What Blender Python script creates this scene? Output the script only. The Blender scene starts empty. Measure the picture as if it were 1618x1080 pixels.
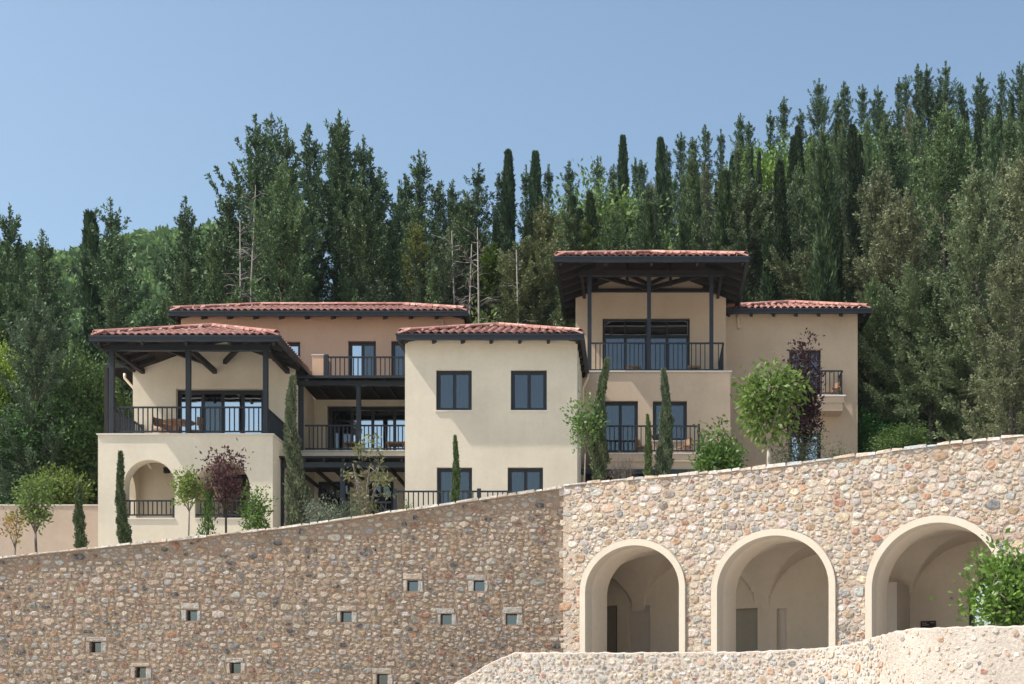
import bpy, math, random
import numpy as np
from mathutils import Vector

R = math.radians
sc = bpy.context.scene
COL = sc.collection
FPX = 2247.0                 # focal length in photo pixels (50 mm on a 36 mm sensor)
CXP, HZP = 1010.0, 1180.0    # where the view axis meets the photo plane
CAMZ = 1.6

# ------------------------------------------------------------------ camera, light
cam = bpy.data.cameras.new('camera')
co = bpy.data.objects.new('camera', cam); COL.objects.link(co)
co.location = (0, 0, CAMZ); co.rotation_euler = (R(90), 0, 0)
cam.lens = 50; cam.sensor_width = 36; cam.sensor_fit = 'HORIZONTAL'
cam.shift_x = -(CXP - 809) / 1618.0
cam.shift_y = (HZP - 540) / 1618.0
cam.clip_start = 0.5; cam.clip_end = 3000
sc.camera = co

LV = Vector((2.4, 0.62, -3.4)).normalized()       # direction the sunlight travels
SUN_EL = math.asin(-LV.z)
SUN_AZ = math.atan2(-LV.x, -LV.y)                 # from +Y, clockwise
sun = bpy.data.lights.new('sun', 'SUN'); sun.energy = 4.3; sun.angle = R(0.6); sun.color = (1.0, 0.955, 0.88)
so = bpy.data.objects.new('sun', sun); COL.objects.link(so)
so.rotation_euler = LV.to_track_quat('-Z', 'Y').to_euler(); so.location = (-40, -10, 60)

w = bpy.data.worlds.new('World'); sc.world = w; w.use_nodes = True
nt = w.node_tree; nt.nodes.clear()
sky = nt.nodes.new('ShaderNodeTexSky'); sky.sky_type = 'NISHITA'; sky.sun_disc = False
sky.sun_elevation = SUN_EL; sky.sun_rotation = SUN_AZ % (2 * math.pi)
sky.altitude = 300; sky.air_density = 1.0; sky.dust_density = 3.0; sky.ozone_density = 0.0
bg = nt.nodes.new('ShaderNodeBackground'); bg.inputs['Strength'].default_value = 0.125
wo = nt.nodes.new('ShaderNodeOutputWorld')
hz = bpy.data.materials.new('haze'); hz.use_nodes = True; hz.node_tree.nodes.clear()
ho = hz.node_tree.nodes.new('ShaderNodeOutputMaterial'); hv_ = hz.node_tree.nodes.new('ShaderNodeVolumePrincipled')
hv_.inputs['Color'].default_value = (.86, .93, 1, 1); hv_.inputs['Density'].default_value = .00013; hv_.inputs['Anisotropy'].default_value = .3
hz.node_tree.links.new(hv_.outputs[0], ho.inputs['Volume'])
wb = nt.nodes.new('ShaderNodeMix'); wb.data_type = 'RGBA'; wb.blend_type = 'MULTIPLY'; wb.inputs[0].default_value = 1
wb.inputs[7].default_value = (.92, 1.0, .97, 1)      # camera white balance of the blue sky light
nt.links.new(sky.outputs[0], wb.inputs[6]); nt.links.new(wb.outputs[2], bg.inputs[0]); nt.links.new(bg.outputs[0], wo.inputs[0])
sc.view_settings.view_transform = 'Standard'; sc.view_settings.look = 'None'
sc.view_settings.exposure = 0.68; sc.view_settings.gamma = 1.0
sc.view_settings.use_curve_mapping = False

rnd = random.Random(7)

def X(px, D): return (px - CXP) * D / FPX
def Z(py, D): return CAMZ + (HZP - py) * D / FPX

# ------------------------------------------------------------------ materials
def new_mat(name):
    m = bpy.data.materials.new(name); m.use_nodes = True
    n = m.node_tree; n.nodes.clear()
    out = n.nodes.new('ShaderNodeOutputMaterial'); p = n.nodes.new('ShaderNodeBsdfPrincipled')
    n.links.new(p.outputs[0], out.inputs[0])
    return m, n, p, out

def ramp(n, stops):
    r = n.nodes.new('ShaderNodeValToRGB')
    e = r.color_ramp.elements
    while len(e) < len(stops): e.new(0.5)
    for i, (a, c) in enumerate(stops):
        e[i].position = a; e[i].color = (*c, 1)
    return r

def noise(n, scale, detail=4, rough=.55, vec=None):
    t = n.nodes.new('ShaderNodeTexNoise'); t.inputs['Scale'].default_value = scale
    t.inputs['Detail'].default_value = detail; t.inputs['Roughness'].default_value = rough
    if vec is not None: n.links.new(vec, t.inputs['Vector'])
    return t

def geo_pos(n):
    g = n.nodes.new('ShaderNodeNewGeometry'); return g.outputs['Position']

def mul(n, a, b, fac=1.0, mode='MULTIPLY'):
    m = n.nodes.new('ShaderNodeMix'); m.data_type = 'RGBA'; m.blend_type = mode
    m.inputs[0].default_value = fac
    for s, k in ((a, 6), (b, 7)):
        if isinstance(s, tuple): m.inputs[k].default_value = (*s, 1)
        else: n.links.new(s, m.inputs[k])
    return m.outputs[2]

def bump(n, p, src, strength, dist=.02):
    b = n.nodes.new('ShaderNodeBump'); b.inputs['Strength'].default_value = strength
    b.inputs['Distance'].default_value = dist
    n.links.new(src, b.inputs['Height']); n.links.new(b.outputs[0], p.inputs['Normal'])

def plaster(name, col, var=.13):
    m, n, p, o = new_mat(name)
    g = geo_pos(n)
    a = noise(n, .55, 5, .6, g); b = noise(n, 7.0, 5, .6, g)
    mp = n.nodes.new('ShaderNodeMapping'); mp.inputs['Scale'].default_value = (2.2, 2.2, .22)
    n.links.new(g, mp.inputs[0]); s = noise(n, 1.3, 4, .6, mp.outputs[0])
    r1 = ramp(n, [(.3, (1 - var,) * 3), (.7, (1 + var * .3,) * 3)]); n.links.new(a.outputs[0], r1.inputs[0])
    r2 = ramp(n, [(.3, (.94, .935, .925)), (.7, (1.0, 1.0, 1.0))]); n.links.new(b.outputs[0], r2.inputs[0])
    r3 = ramp(n, [(.32, (.975, .97, .96)), (.6, (1, 1, 1))]); n.links.new(s.outputs[0], r3.inputs[0])
    c = mul(n, mul(n, mul(n, col, r1.outputs[0]), r2.outputs[0]), r3.outputs[0])
    n.links.new(c, p.inputs['Base Color']); p.inputs['Roughness'].default_value = .92
    p.inputs['Specular IOR Level'].default_value = .2
    f = noise(n, 60, 3, .7, g); bump(n, p, f.outputs[0], .35, .01)
    return m

def simple(name, col, rough=.6, var=.15, scale=4, spec=.4, bmp=.15):
    m, n, p, o = new_mat(name); g = geo_pos(n)
    a = noise(n, scale, 5, .6, g)
    r = ramp(n, [(.3, (1 - var,) * 3), (.7, (1 + var,) * 3)]); n.links.new(a.outputs[0], r.inputs[0])
    oi = n.nodes.new('ShaderNodeObjectInfo')
    r2 = ramp(n, [(0, (.92, .92, .92)), (1, (1.08, 1.08, 1.08))]); n.links.new(oi.outputs['Random'], r2.inputs[0])
    n.links.new(mul(n, mul(n, col, r.outputs[0]), r2.outputs[0]), p.inputs['Base Color'])
    p.inputs['Roughness'].default_value = rough; p.inputs['Specular IOR Level'].default_value = spec
    f = noise(n, scale * 12, 3, .6, g); bump(n, p, f.outputs[0], bmp, .005)
    return m

def attr_mat(name, rough=.9, nscale=9, bstr=.8, bdist=.03, var=.45):
    """stone: colour comes from the stone's own attribute, grain from noise"""
    m, n, p, o = new_mat(name); g = geo_pos(n)
    at = n.nodes.new('ShaderNodeAttribute'); at.attribute_name = 'col'
    a = noise(n, nscale, 6, .65, g)
    r = ramp(n, [(.28, (1 - var,) * 3), (.5, (1, 1, 1)), (.72, (1 + var * .7,) * 3)]); n.links.new(a.outputs[0], r.inputs[0])
    b = noise(n, nscale * .5, 4, .6, g)
    r2 = ramp(n, [(.35, (1.12, .95, .82)), (.62, (.93, 1.0, 1.06))]); n.links.new(b.outputs[0], r2.inputs[0])
    body = mul(n, mul(n, at.outputs['Color'], r.outputs[0]), r2.outputs[0])
    sm = noise(n, 5.5, 7, .7, g); rs2 = ramp(n, [(.46, (0, 0, 0)), (.68, (.7, .7, .7))]); n.links.new(sm.outputs[0], rs2.inputs[0])
    mx = n.nodes.new('ShaderNodeMix'); mx.data_type = 'RGBA'; n.links.new(rs2.outputs[0], mx.inputs[0]); n.links.new(body, mx.inputs[6]); mx.inputs[7].default_value = (.52, .43, .35, 1)
    n.links.new(mx.outputs[2], p.inputs['Base Color'])
    p.inputs['Roughness'].default_value = rough; p.inputs['Specular IOR Level'].default_value = .25
    f = noise(n, 16, 9, .75, g); bump(n, p, f.outputs[0], 1.0, .05)
    return m

def leaf_mat(name, c1, c2, trans=.25, rough=.6, spec=.25):
    m, n, p, o = new_mat(name)
    at = n.nodes.new('ShaderNodeAttribute'); at.attribute_name = 'tint'
    mx = n.nodes.new('ShaderNodeMix'); mx.data_type = 'RGBA'
    mx.inputs[6].default_value = (*c1, 1); mx.inputs[7].default_value = (*c2, 1)
    n.links.new(at.outputs['Fac'], mx.inputs[0])
    oi = n.nodes.new('ShaderNodeObjectInfo')
    c = mul(n, mx.outputs[2], oi.outputs['Color'])
    n.links.new(c, p.inputs['Base Color']); p.inputs['Roughness'].default_value = rough
    p.inputs['Specular IOR Level'].default_value = spec
    tr = n.nodes.new('ShaderNodeBsdfTranslucent'); n.links.new(c, tr.inputs[0])
    ms = n.nodes.new('ShaderNodeMixShader'); ms.inputs[0].default_value = trans
    n.links.new(p.outputs[0], ms.inputs[1]); n.links.new(tr.outputs[0], ms.inputs[2]); n.links.new(ms.outputs[0], o.inputs[0])
    return m

def glass_mat(name, refl, tint=(.42, .45, .48), rough=.015, gcol=(.88, .91, .94)):
    m = bpy.data.materials.new(name); m.use_nodes = True; n = m.node_tree; n.nodes.clear()
    o = n.nodes.new('ShaderNodeOutputMaterial')
    t = n.nodes.new('ShaderNodeBsdfTransparent'); t.inputs[0].default_value = (*tint, 1)
    gl = n.nodes.new('ShaderNodeBsdfGlossy'); gl.inputs['Roughness'].default_value = rough; gl.inputs[0].default_value = (*gcol, 1)
    a = noise(n, .9, 2, .5, geo_pos(n)); b = n.nodes.new('ShaderNodeBump'); b.inputs['Strength'].default_value = .12; b.inputs['Distance'].default_value = .03
    n.links.new(a.outputs[0], b.inputs['Height']); n.links.new(b.outputs[0], gl.inputs['Normal'])
    lw = n.nodes.new('ShaderNodeFresnel'); lw.inputs[0].default_value = 1.5
    mth = n.nodes.new('ShaderNodeMath'); mth.operation = 'ADD'; mth.inputs[1].default_value = refl; mth.use_clamp = True
    n.links.new(lw.outputs[0], mth.inputs[0])
    ms = n.nodes.new('ShaderNodeMixShader'); n.links.new(mth.outputs[0], ms.inputs[0])
    n.links.new(t.outputs[0], ms.inputs[1]); n.links.new(gl.outputs[0], ms.inputs[2]); n.links.new(ms.outputs[0], o.inputs[0])
    return m

def tile_mat():
    m, n, p, o = new_mat('terracotta'); g = geo_pos(n)
    oi = n.nodes.new('ShaderNodeObjectInfo'); ge = n.nodes.new('ShaderNodeNewGeometry')
    ad = n.nodes.new('ShaderNodeMath'); ad.operation = 'ADD'; n.links.new(oi.outputs['Random'], ad.inputs[0]); n.links.new(ge.outputs['Random Per Island'], ad.inputs[1])
    fr = n.nodes.new('ShaderNodeMath'); fr.operation = 'FRACT'; n.links.new(ad.outputs[0], fr.inputs[0])
    r = ramp(n, [(0, (.27, .11, .085)), (.35, (.36, .155, .125)), (.7, (.43, .215, .175)), (1, (.48, .30, .25))]); n.links.new(fr.outputs[0], r.inputs[0])
    a = noise(n, 7, 5, .65, g); r2 = ramp(n, [(.3, (.72, .70, .70)), (.7, (1.12, 1.12, 1.12))]); n.links.new(a.outputs[0], r2.inputs[0])
    n.links.new(mul(n, r.outputs[0], r2.outputs[0]), p.inputs['Base Color']); p.inputs['Roughness'].default_value = .85
    f = noise(n, 50, 4, .6, g); bump(n, p, f.outputs[0], .4, .01)
    return m

def mortar(name, col, dark):
    m, n, p, o = new_mat(name); g = geo_pos(n)
    a = noise(n, 1.1, 6, .65, g); r = ramp(n, [(.3, dark), (.68, col)]); n.links.new(a.outputs[0], r.inputs[0])
    b = noise(n, 18, 6, .7, g); r2 = ramp(n, [(.3, (.72, .71, .70)), (.7, (1.12, 1.1, 1.08))]); n.links.new(b.outputs[0], r2.inputs[0])
    n.links.new(mul(n, r.outputs[0], r2.outputs[0]), p.inputs['Base Color']); p.inputs['Roughness'].default_value = .95
    p.inputs['Specular IOR Level'].default_value = .15
    f = noise(n, 11, 10, .75, g); bump(n, p, f.outputs[0], 1.0, .07)
    return m

M = {}
M['cream'] = plaster('cream_plaster', (.70, .615, .49))
M['tan'] = plaster('tan_plaster', (.54, .415, .305))
M['orange'] = plaster('orange_plaster', (.64, .43, .30))
M['retain'] = plaster('beige_plaster', (.47, .37, .295))
M['trim'] = plaster('trim_plaster', (.57, .505, .42), .05)
M['vault'] = plaster('vault_plaster', (.70, .61, .51), .06)
M['niche'] = plaster('niche_plaster', (.62, .55, .49), .06)
M['cap'] = simple('pale_marble', (.62, .57, .52), .5, .08)
M['metal'] = simple('charcoal_paint', (.013, .016, .021), .45, .12, 5, .45, .05)
M['frame'] = simple('black_frame', (.009, .010, .014), .4, .1, 5, .5, .03)
M['timber'] = simple('dark_timber', (.016, .014, .014), .6, .25, 5, .3, .2)
M['soffit'] = simple('soffit_timber', (.026, .019, .016), .75, .3, 5, .2, .3)
M['wood'] = simple('teak', (.30, .165, .09), .55, .2, 8)
M['pipe'] = simple('pipe_paint', (.58, .47, .34), .5, .05)
M['curtain'] = simple('curtain_cloth', (.135, .13, .125), .9, .12, 3, .1)
M['curtain_w'] = simple('curtain_warm', (.28, .23, .16), .9, .12, 3, .1)
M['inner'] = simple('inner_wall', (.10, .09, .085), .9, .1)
M['door'] = simple('grey_green_door', (.30, .27, .22), .6, .06)
M['plaque'] = simple('plaque_brown', (.035, .022, .020), .35, .1)
M['soil'] = simple('soil', (.13, .10, .07), .95, .35, 1.2, .1, .6)
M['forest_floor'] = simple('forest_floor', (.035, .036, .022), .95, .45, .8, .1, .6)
M['gravel'] = simple('gravel', (.52, .48, .43), .95, .25, 3, .1, .6)
M['bark'] = simple('bark', (.17, .145, .125), .9, .35, 5, .1, .6)
M['bark_dark'] = simple('bark_dark', (.075, .058, .045), .9, .35, 5, .1, .6)
M['bark_pale'] = simple('bark_pale', (.40, .34, .27), .9, .2, 5, .1, .5)
M['deadwood'] = simple('deadwood', (.25, .22, .20), .9, .2, 5, .1, .5)
M['glass'] = glass_mat('window_glass', .09)
M['glass_sky'] = glass_mat('coated_glass', .62)
M['glass_dark'] = glass_mat('dark_glass', .09, (.35, .4, .45))
M['glass_slot'] = glass_mat('slot_glass', .18, (.3, .32, .35))
M['tile'] = tile_mat()
M['stone'] = attr_mat('rubble_stone')
M['mortar_l'] = mortar('brown_mortar', (.42, .318, .24), (.33, .245, .18))
M['mortar_r'] = mortar('pale_mortar', (.60, .50, .415), (.49, .40, .33))
M['mortar_p'] = mortar('white_mortar', (.66, .59, .525), (.54, .475, .415))
M['conifer'] = leaf_mat('conifer_leaf', (.026, .052, .024), (.090, .150, .060), .08)
M['conifer_ol'] = leaf_mat('olive_conifer_leaf', (.060, .080, .040), (.185, .212, .118), .10)
M['young_pine'] = leaf_mat('young_pine_leaf', (.085, .105, .030), (.16, .185, .05), .2)
M['hill_leaf'] = leaf_mat('hill_leaf', (.060, .110, .036), (.16, .24, .08), .25)
M['cyp'] = leaf_mat('garden_cypress_leaf', (.060, .082, .038), (.185, .215, .110), .15)
M['lime'] = leaf_mat('lime_leaf', (.10, .155, .03), (.24, .30, .07), .35)
M['green'] = leaf_mat('green_leaf', (.045, .10, .018), (.12, .20, .04), .3, .55, .25)
M['citrus'] = leaf_mat('citrus_leaf', (.04, .09, .018), (.115, .20, .035), .25, .5, .35)
M['plum'] = leaf_mat('plum_leaf', (.035, .012, .018), (.105, .040, .045), .25)
M['plum2'] = leaf_mat('dark_plum_leaf', (.022, .009, .012), (.065, .030, .032), .2)
M['olive'] = leaf_mat('olive_leaf', (.12, .15, .09), (.27, .30, .22), .2)
M['loquat'] = leaf_mat('loquat_leaf', (.09, .11, .04), (.23, .22, .10), .25)
M['autumn'] = leaf_mat('autumn_leaf', (.22, .07, .04), (.30, .28, .06), .3)

# ------------------------------------------------------------------ mesh helpers
class MB:
    def __init__(s): s.v = []; s.f = []
    def quad(s, a, b, c, d):
        i = len(s.v); s.v += [a, b, c, d]; s.f.append((i, i + 1, i + 2, i + 3))
    def box(s, x0, x1, y0, y1, z0, z1):
        i = len(s.v)
        s.v += [(x, y, z) for z in (z0, z1) for x, y in ((x0, y0), (x1, y0), (x1, y1), (x0, y1))]
        s.f += [(i + 3, i + 2, i + 1, i), (i + 4, i + 5, i + 6, i + 7)] + [(i + k, i + (k + 1) % 4, i + 4 + (k + 1) % 4, i + 4 + k) for k in range(4)]
        return s
    def beam(s, p, q, w, h=None, up=(0, 0, 1)):
        h = h or w; p = Vector(p); q = Vector(q); d = (q - p).normalized(); u = Vector(up)
        sd = d.cross(u)
        if sd.length < 1e-3: sd = d.cross(Vector((1, 0, 0)))
        sd.normalize(); u = sd.cross(d).normalized(); i = len(s.v)
        for c in (p, q):
            for a, b in ((-1, -1), (1, -1), (1, 1), (-1, 1)):
                s.v.append(tuple(c + sd * a * w / 2 + u * b * h / 2))
        s.f += [(i + 3, i + 2, i + 1, i), (i + 4, i + 5, i + 6, i + 7)] + [(i + k, i + (k + 1) % 4, i + 4 + (k + 1) % 4, i + 4 + k) for k in range(4)]
        return s
    def tube(s, pts, rads, n=6):
        base = len(s.v); pts = [Vector(p) for p in pts]
        for k, p in enumerate(pts):
            d = (pts[min(k + 1, len(pts) - 1)] - pts[max(k - 1, 0)])
            d = d.normalized() if d.length > 1e-6 else Vector((0, 0, 1))
            a = d.cross(Vector((.31, .95, .02))).normalized(); b = d.cross(a)
            for j in range(n):
                t = 2 * math.pi * j / n; s.v.append(tuple(p + (a * math.cos(t) + b * math.sin(t)) * rads[k]))
        for k in range(len(pts) - 1):
            for j in range(n):
                s.f.append((base + k * n + j, base + k * n + (j + 1) % n, base + (k + 1) * n + (j + 1) % n, base + (k + 1) * n + j))
        s.f.append(tuple(base + (len(pts) - 1) * n + j for j in range(n)))
        s.f.append(tuple(base + n - 1 - j for j in range(n)))
        return s
    def mesh(s, name, mat, off=(0, 0, 0), smooth=False):
        m = bpy.data.meshes.new(name)
        m.from_pydata([(a - off[0], b - off[1], c - off[2]) for a, b, c in s.v], [], s.f)
        m.materials.append(M[mat] if isinstance(mat, str) else mat)
        if smooth: m.polygons.foreach_set('use_smooth', [True] * len(m.polygons))
        m.update(); return m
    def build(s, name, mat, parent=None, smooth=False, **props):
        off = root_loc(parent) if parent else (0, 0, 0)
        o = bpy.data.objects.new(name, s.mesh(name, mat, off, smooth)); COL.objects.link(o)
        if parent: o.parent = parent
        for k, v in props.items(): o[k] = v
        return o

def root_loc(o):
    while o.parent: o = o.parent
    return tuple(o.location)

def thing(name, label, cat, loc, group=None):
    o = bpy.data.objects.new(name, None); o.empty_display_size = .3; COL.objects.link(o); o.location = loc
    o['label'] = label; o['category'] = cat
    if group: o['group'] = group
    return o

def piece(name, mesh, parent, loc, rot=(0, 0, 0), **props):
    o = bpy.data.objects.new(name, mesh); COL.objects.link(o); o.parent = parent
    r = root_loc(parent); o.location = (loc[0] - r[0], loc[1] - r[1], loc[2] - r[2]); o.rotation_euler = rot
    for k, v in props.items(): o[k] = v
    return o

def box(name, mat, parent, *b, **props):
    return MB().box(*b).build(name, mat, parent, **props)

# wall with openings; A->B left to right seen from outside, thickness goes inward
def rect_op(s0, s1, z0, z1): return (s0, s1, lambda s: z0, lambda s: z1, [s0, s1])
def arch_op(sc_, hw, z0, spring, rise, n=24):
    up = lambda s: spring + rise * math.sqrt(max(0, 1 - ((s - sc_) / hw) ** 2))
    return (sc_ - hw, sc_ + hw, lambda s: z0, up, [sc_ - hw * math.cos(math.pi * k / n) for k in range(n + 1)])

def panel(mb, A, B, zb, zt, ops, th):
    A = Vector(A); B = Vector(B); L = (B - A).length; d = (B - A) / L; nrm = Vector((-d.y, d.x))
    ztf = zt if callable(zt) else (lambda s: zt)
    cuts = {0.0, L}
    if callable(zt):
        for k in range(1, int(L / .8)): cuts.add(k * .8)
    for o in ops: cuts |= set(round(c, 5) for c in o[4])
    cuts = sorted(c for c in cuts if 0 <= c <= L)
    cl = [cuts[0]]
    for c in cuts[1:]:
        if c - cl[-1] > 1e-4: cl.append(c)
    P = lambda s, z, k: (A.x + d.x * s + nrm.x * k, A.y + d.y * s + nrm.y * k, z)
    for a, b in zip(cl, cl[1:]):
        m = (a + b) / 2
        act = sorted([o for o in ops if o[0] - 1e-6 < m < o[1] + 1e-6], key=lambda o: o[2](m))
        za, zb_ = (zb, zb)
        for o in act + [None]:
            ta, tb = (o[2](a), o[2](b)) if o else (ztf(a), ztf(b))
            if ta > za + 1e-4 or tb > zb_ + 1e-4:
                mb.quad(P(a, za, 0), P(b, zb_, 0), P(b, tb, 0), P(a, ta, 0))
                mb.quad(P(b, zb_, th), P(a, za, th), P(a, ta, th), P(b, tb, th))
            if o:
                mb.quad(P(a, ta, 0), P(b, tb, 0), P(b, tb, th), P(a, ta, th))
                za, zb_ = o[3](a), o[3](b)
                mb.quad(P(a, za, th), P(b, zb_, th), P(b, zb_, 0), P(a, za, 0))
            else:
                mb.quad(P(a, ta, 0), P(b, tb, 0), P(b, tb, th), P(a, ta, th))
    for o in ops:
        for s, sg in ((o[0], 1), (o[1], -1)):
            z0, z1 = o[2](s), o[3](s)
            if z1 - z0 > 1e-3 and 0 < s < L:
                q = [P(s, z0, 0), P(s, z0, th), P(s, z1, th), P(s, z1, 0)]
                mb.quad(*(q if sg > 0 else q[::-1]))
    for s in (0, L):
        mb.quad(P(s, zb, 0), P(s, zb, th), P(s, ztf(s), th), P(s, ztf(s), 0))

def shell(house, mat, x0, x1, y0, y1, zb, zt, ops, th=.3, extra=None, floors=(), roof=None):
    """plastered box of a house: front with openings, sides, back, inner lining"""
    ztf = zt; zs0 = zs1 = zt
    if roof:
        rx0, rx1, ry0, rze, rS = roof
        ztf = lambda s: rze + rS * max(.05, min(x0 + s - rx0, rx1 - x0 - s, y0 - ry0)) - .012
        zs0, zs1 = min(ztf(0), rze + rS * (y0 - ry0) - .012), min(ztf(x1 - x0), rze + rS * (y0 - ry0) - .012); zt = min(zs0, zs1)
    mb = MB(); panel(mb, (x0, y0), (x1, y0), zb, ztf, ops, th)
    mb.box(x0, x0 + th, y0 + th + .001, y1, zb, zt)
    if extra: panel(mb, (x1, y0 + th + .001), (x1, y1), zb, zt, extra, th)
    else: mb.box(x1 - th, x1, y0 + th + .001, y1, zb, zt)
    mb.box(x0 + th + .001, x1 - th - .001, y1 - th, y1, zb, zt)
    wl = mb.build('wall', mat, house)
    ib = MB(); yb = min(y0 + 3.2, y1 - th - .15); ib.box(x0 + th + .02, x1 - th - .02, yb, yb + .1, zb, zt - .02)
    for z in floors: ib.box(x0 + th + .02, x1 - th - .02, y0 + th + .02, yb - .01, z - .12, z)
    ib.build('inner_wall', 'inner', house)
    return wl

def curtain_mesh(w, h, amp=.035, wl=.16):
    n = max(4, int(w / wl * 4)); mb = MB()
    for k in range(n):
        xa, xb = w * k / n, w * (k + 1) / n
        ya, yb = amp * math.sin(xa / wl * 6.28), amp * math.sin(xb / wl * 6.28)
        mb.quad((xa, ya, 0), (xb, yb, 0), (xb, yb, h), (xa, ya, h))
    return mb

def window(house, x0, x1, y, z0, z1, cols=2, setback=.16, glass='glass', fw=.07, sill=True, transom=None,
           curt='curtain', curt_cols=None, name='window', fullc=True, widths=None, glasses=None):
    """frame as the part; sashes, panes, sill and curtains as sub-parts"""
    yf = y + setback; f = MB()
    f.box(x0, x0 + fw, yf, yf + .08, z0, z1); f.box(x1 - fw, x1, yf, yf + .08, z0, z1)
    f.box(x0 + fw, x1 - fw, yf, yf + .08, z1 - fw, z1); f.box(x0 + fw, x1 - fw, yf, yf + .08, z0, z0 + fw * .8)
    zt_ = z1 - fw
    if transom: f.box(x0 + fw, x1 - fw, yf, yf + .08, transom, transom + fw); zt_ = transom
    wn = f.build(name, 'frame', house)
    ws = widths or [1] * cols; tot = sum(ws); xs = [x0 + fw]
    for q in ws: xs.append(xs[-1] + (x1 - x0 - 2 * fw) * q / tot)
    for c in range(cols):
        a, b = xs[c], xs[c + 1]; s = MB(); sw = .055
        zb_ = z0 + fw * .8
        s.box(a + .002, a + sw, yf + .012, yf + .062, zb_, zt_); s.box(b - sw, b - .002, yf + .012, yf + .062, zb_, zt_)
        s.box(a + sw, b - sw, yf + .012, yf + .062, zt_ - sw, zt_); s.box(a + sw, b - sw, yf + .012, yf + .062, zb_, zb_ + sw)
        s.build('sash', 'frame', wn)
        gl = glasses[c] if glasses else glass
        box('pane', gl, wn, a + sw - .005, b - sw + .005, yf + .03, yf + .04, zb_ + sw - .005, zt_ - sw + .005)
        if transom:
            box('transom_bar', 'frame', wn, a - .02, a + .02, yf + .01, yf + .06, transom + fw, z1 - fw) if c else None
            box('transom_pane', 'glass_sky', wn, a + .022, b - .022, yf + .03, yf + .04, transom + fw + .003, z1 - fw - .003)
        if curt_cols is None or c in curt_cols:
            cw = (b - a - .1); me = curtain_mesh(cw, zt_ - zb_ - .05, .03, .14 + .05 * rnd.random()).mesh('curtain', curt, smooth=True)
            piece('curtain', me, wn, (a + .05, yf + .22, zb_ + .02))
    if sill: box('sill', 'cap', wn, x0 - .03, x1 + .03, y - .04, y + setback - .002, z0 - .045, z0 - .001)
    return wn

BAL = {}
def baluster_mesh(h):
    k = round(h, 3)
    if k not in BAL: BAL[k] = MB().box(-.017, .017, -.017, .017, 0, h).mesh('baluster', 'metal')
    return BAL[k]

def railing(house, A, B, z0, z1, sp=.145, name='railing', label=None, posts=(), pw=.09):
    """rails as the part; each baluster and post a sub-part. z0: floor, z1: top of the rail"""
    A = Vector(A); B = Vector(B); L = (B - A).length; d = (B - A) / L
    zb = z0 + .09
    mb = MB(); mb.beam((A.x, A.y, z1 - .025), (B.x, B.y, z1 - .025), .06, .05); mb.beam((A.x, A.y, zb), (B.x, B.y, zb), .04, .045)
    rl = mb.build(name, 'metal', house)
    if label: rl['label'] = label
    h = z1 - .05 - zb - .0225; me = baluster_mesh(h); n = max(2, int(L / sp)); ang = math.atan2(d.y, d.x)
    for k in range(1, n):
        p = A + d * (L * k / n)
        if any(abs((p - A).length - q) < pw for q in posts): continue
        piece('baluster', me, rl, (p.x, p.y, zb + .0225), (0, 0, ang))
    for q in posts:
        p = A + d * q; mb = MB().box(-pw / 2, pw / 2, -pw / 2, pw / 2, 0, z1 + .06 - z0)
        piece('post', mb.mesh('post', 'metal'), rl, (p.x, p.y, z0), (0, 0, ang))
    return rl

# ------------------------------------------------------------------ roofs
def barrel(r=.112, L=.42, th=.014, n=6, taper=.84):
    mb = MB()
    for k in range(n):
        a0 = math.pi * k / n; a1 = math.pi * (k + 1) / n
        c0, s0, c1, s1 = math.cos(a0), math.sin(a0) * .85, math.cos(a1), math.sin(a1) * .85
        o0 = lambda y, q, rr: (q[0] * rr, y, q[1] * rr)
        A_, B_ = (c0, s0), (c1, s1); rt = r * taper
        mb.quad(o0(0, B_, r), o0(0, A_, r), o0(L, A_, rt), o0(L, B_, rt))
        mb.quad(o0(0, A_, r), o0(0, B_, r), o0(0, B_, r - th), o0(0, A_, r - th))
        mb.quad(o0(0, A_, r - th), o0(0, B_, r - th), o0(L, B_, rt - th), o0(L, A_, rt - th))
    return mb
TILE = barrel().mesh('tile', 'tile', smooth=False)
RTILE = barrel(.14, .42, .02, 7, .82).mesh('ridge_tile', 'tile', smooth=False)

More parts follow.
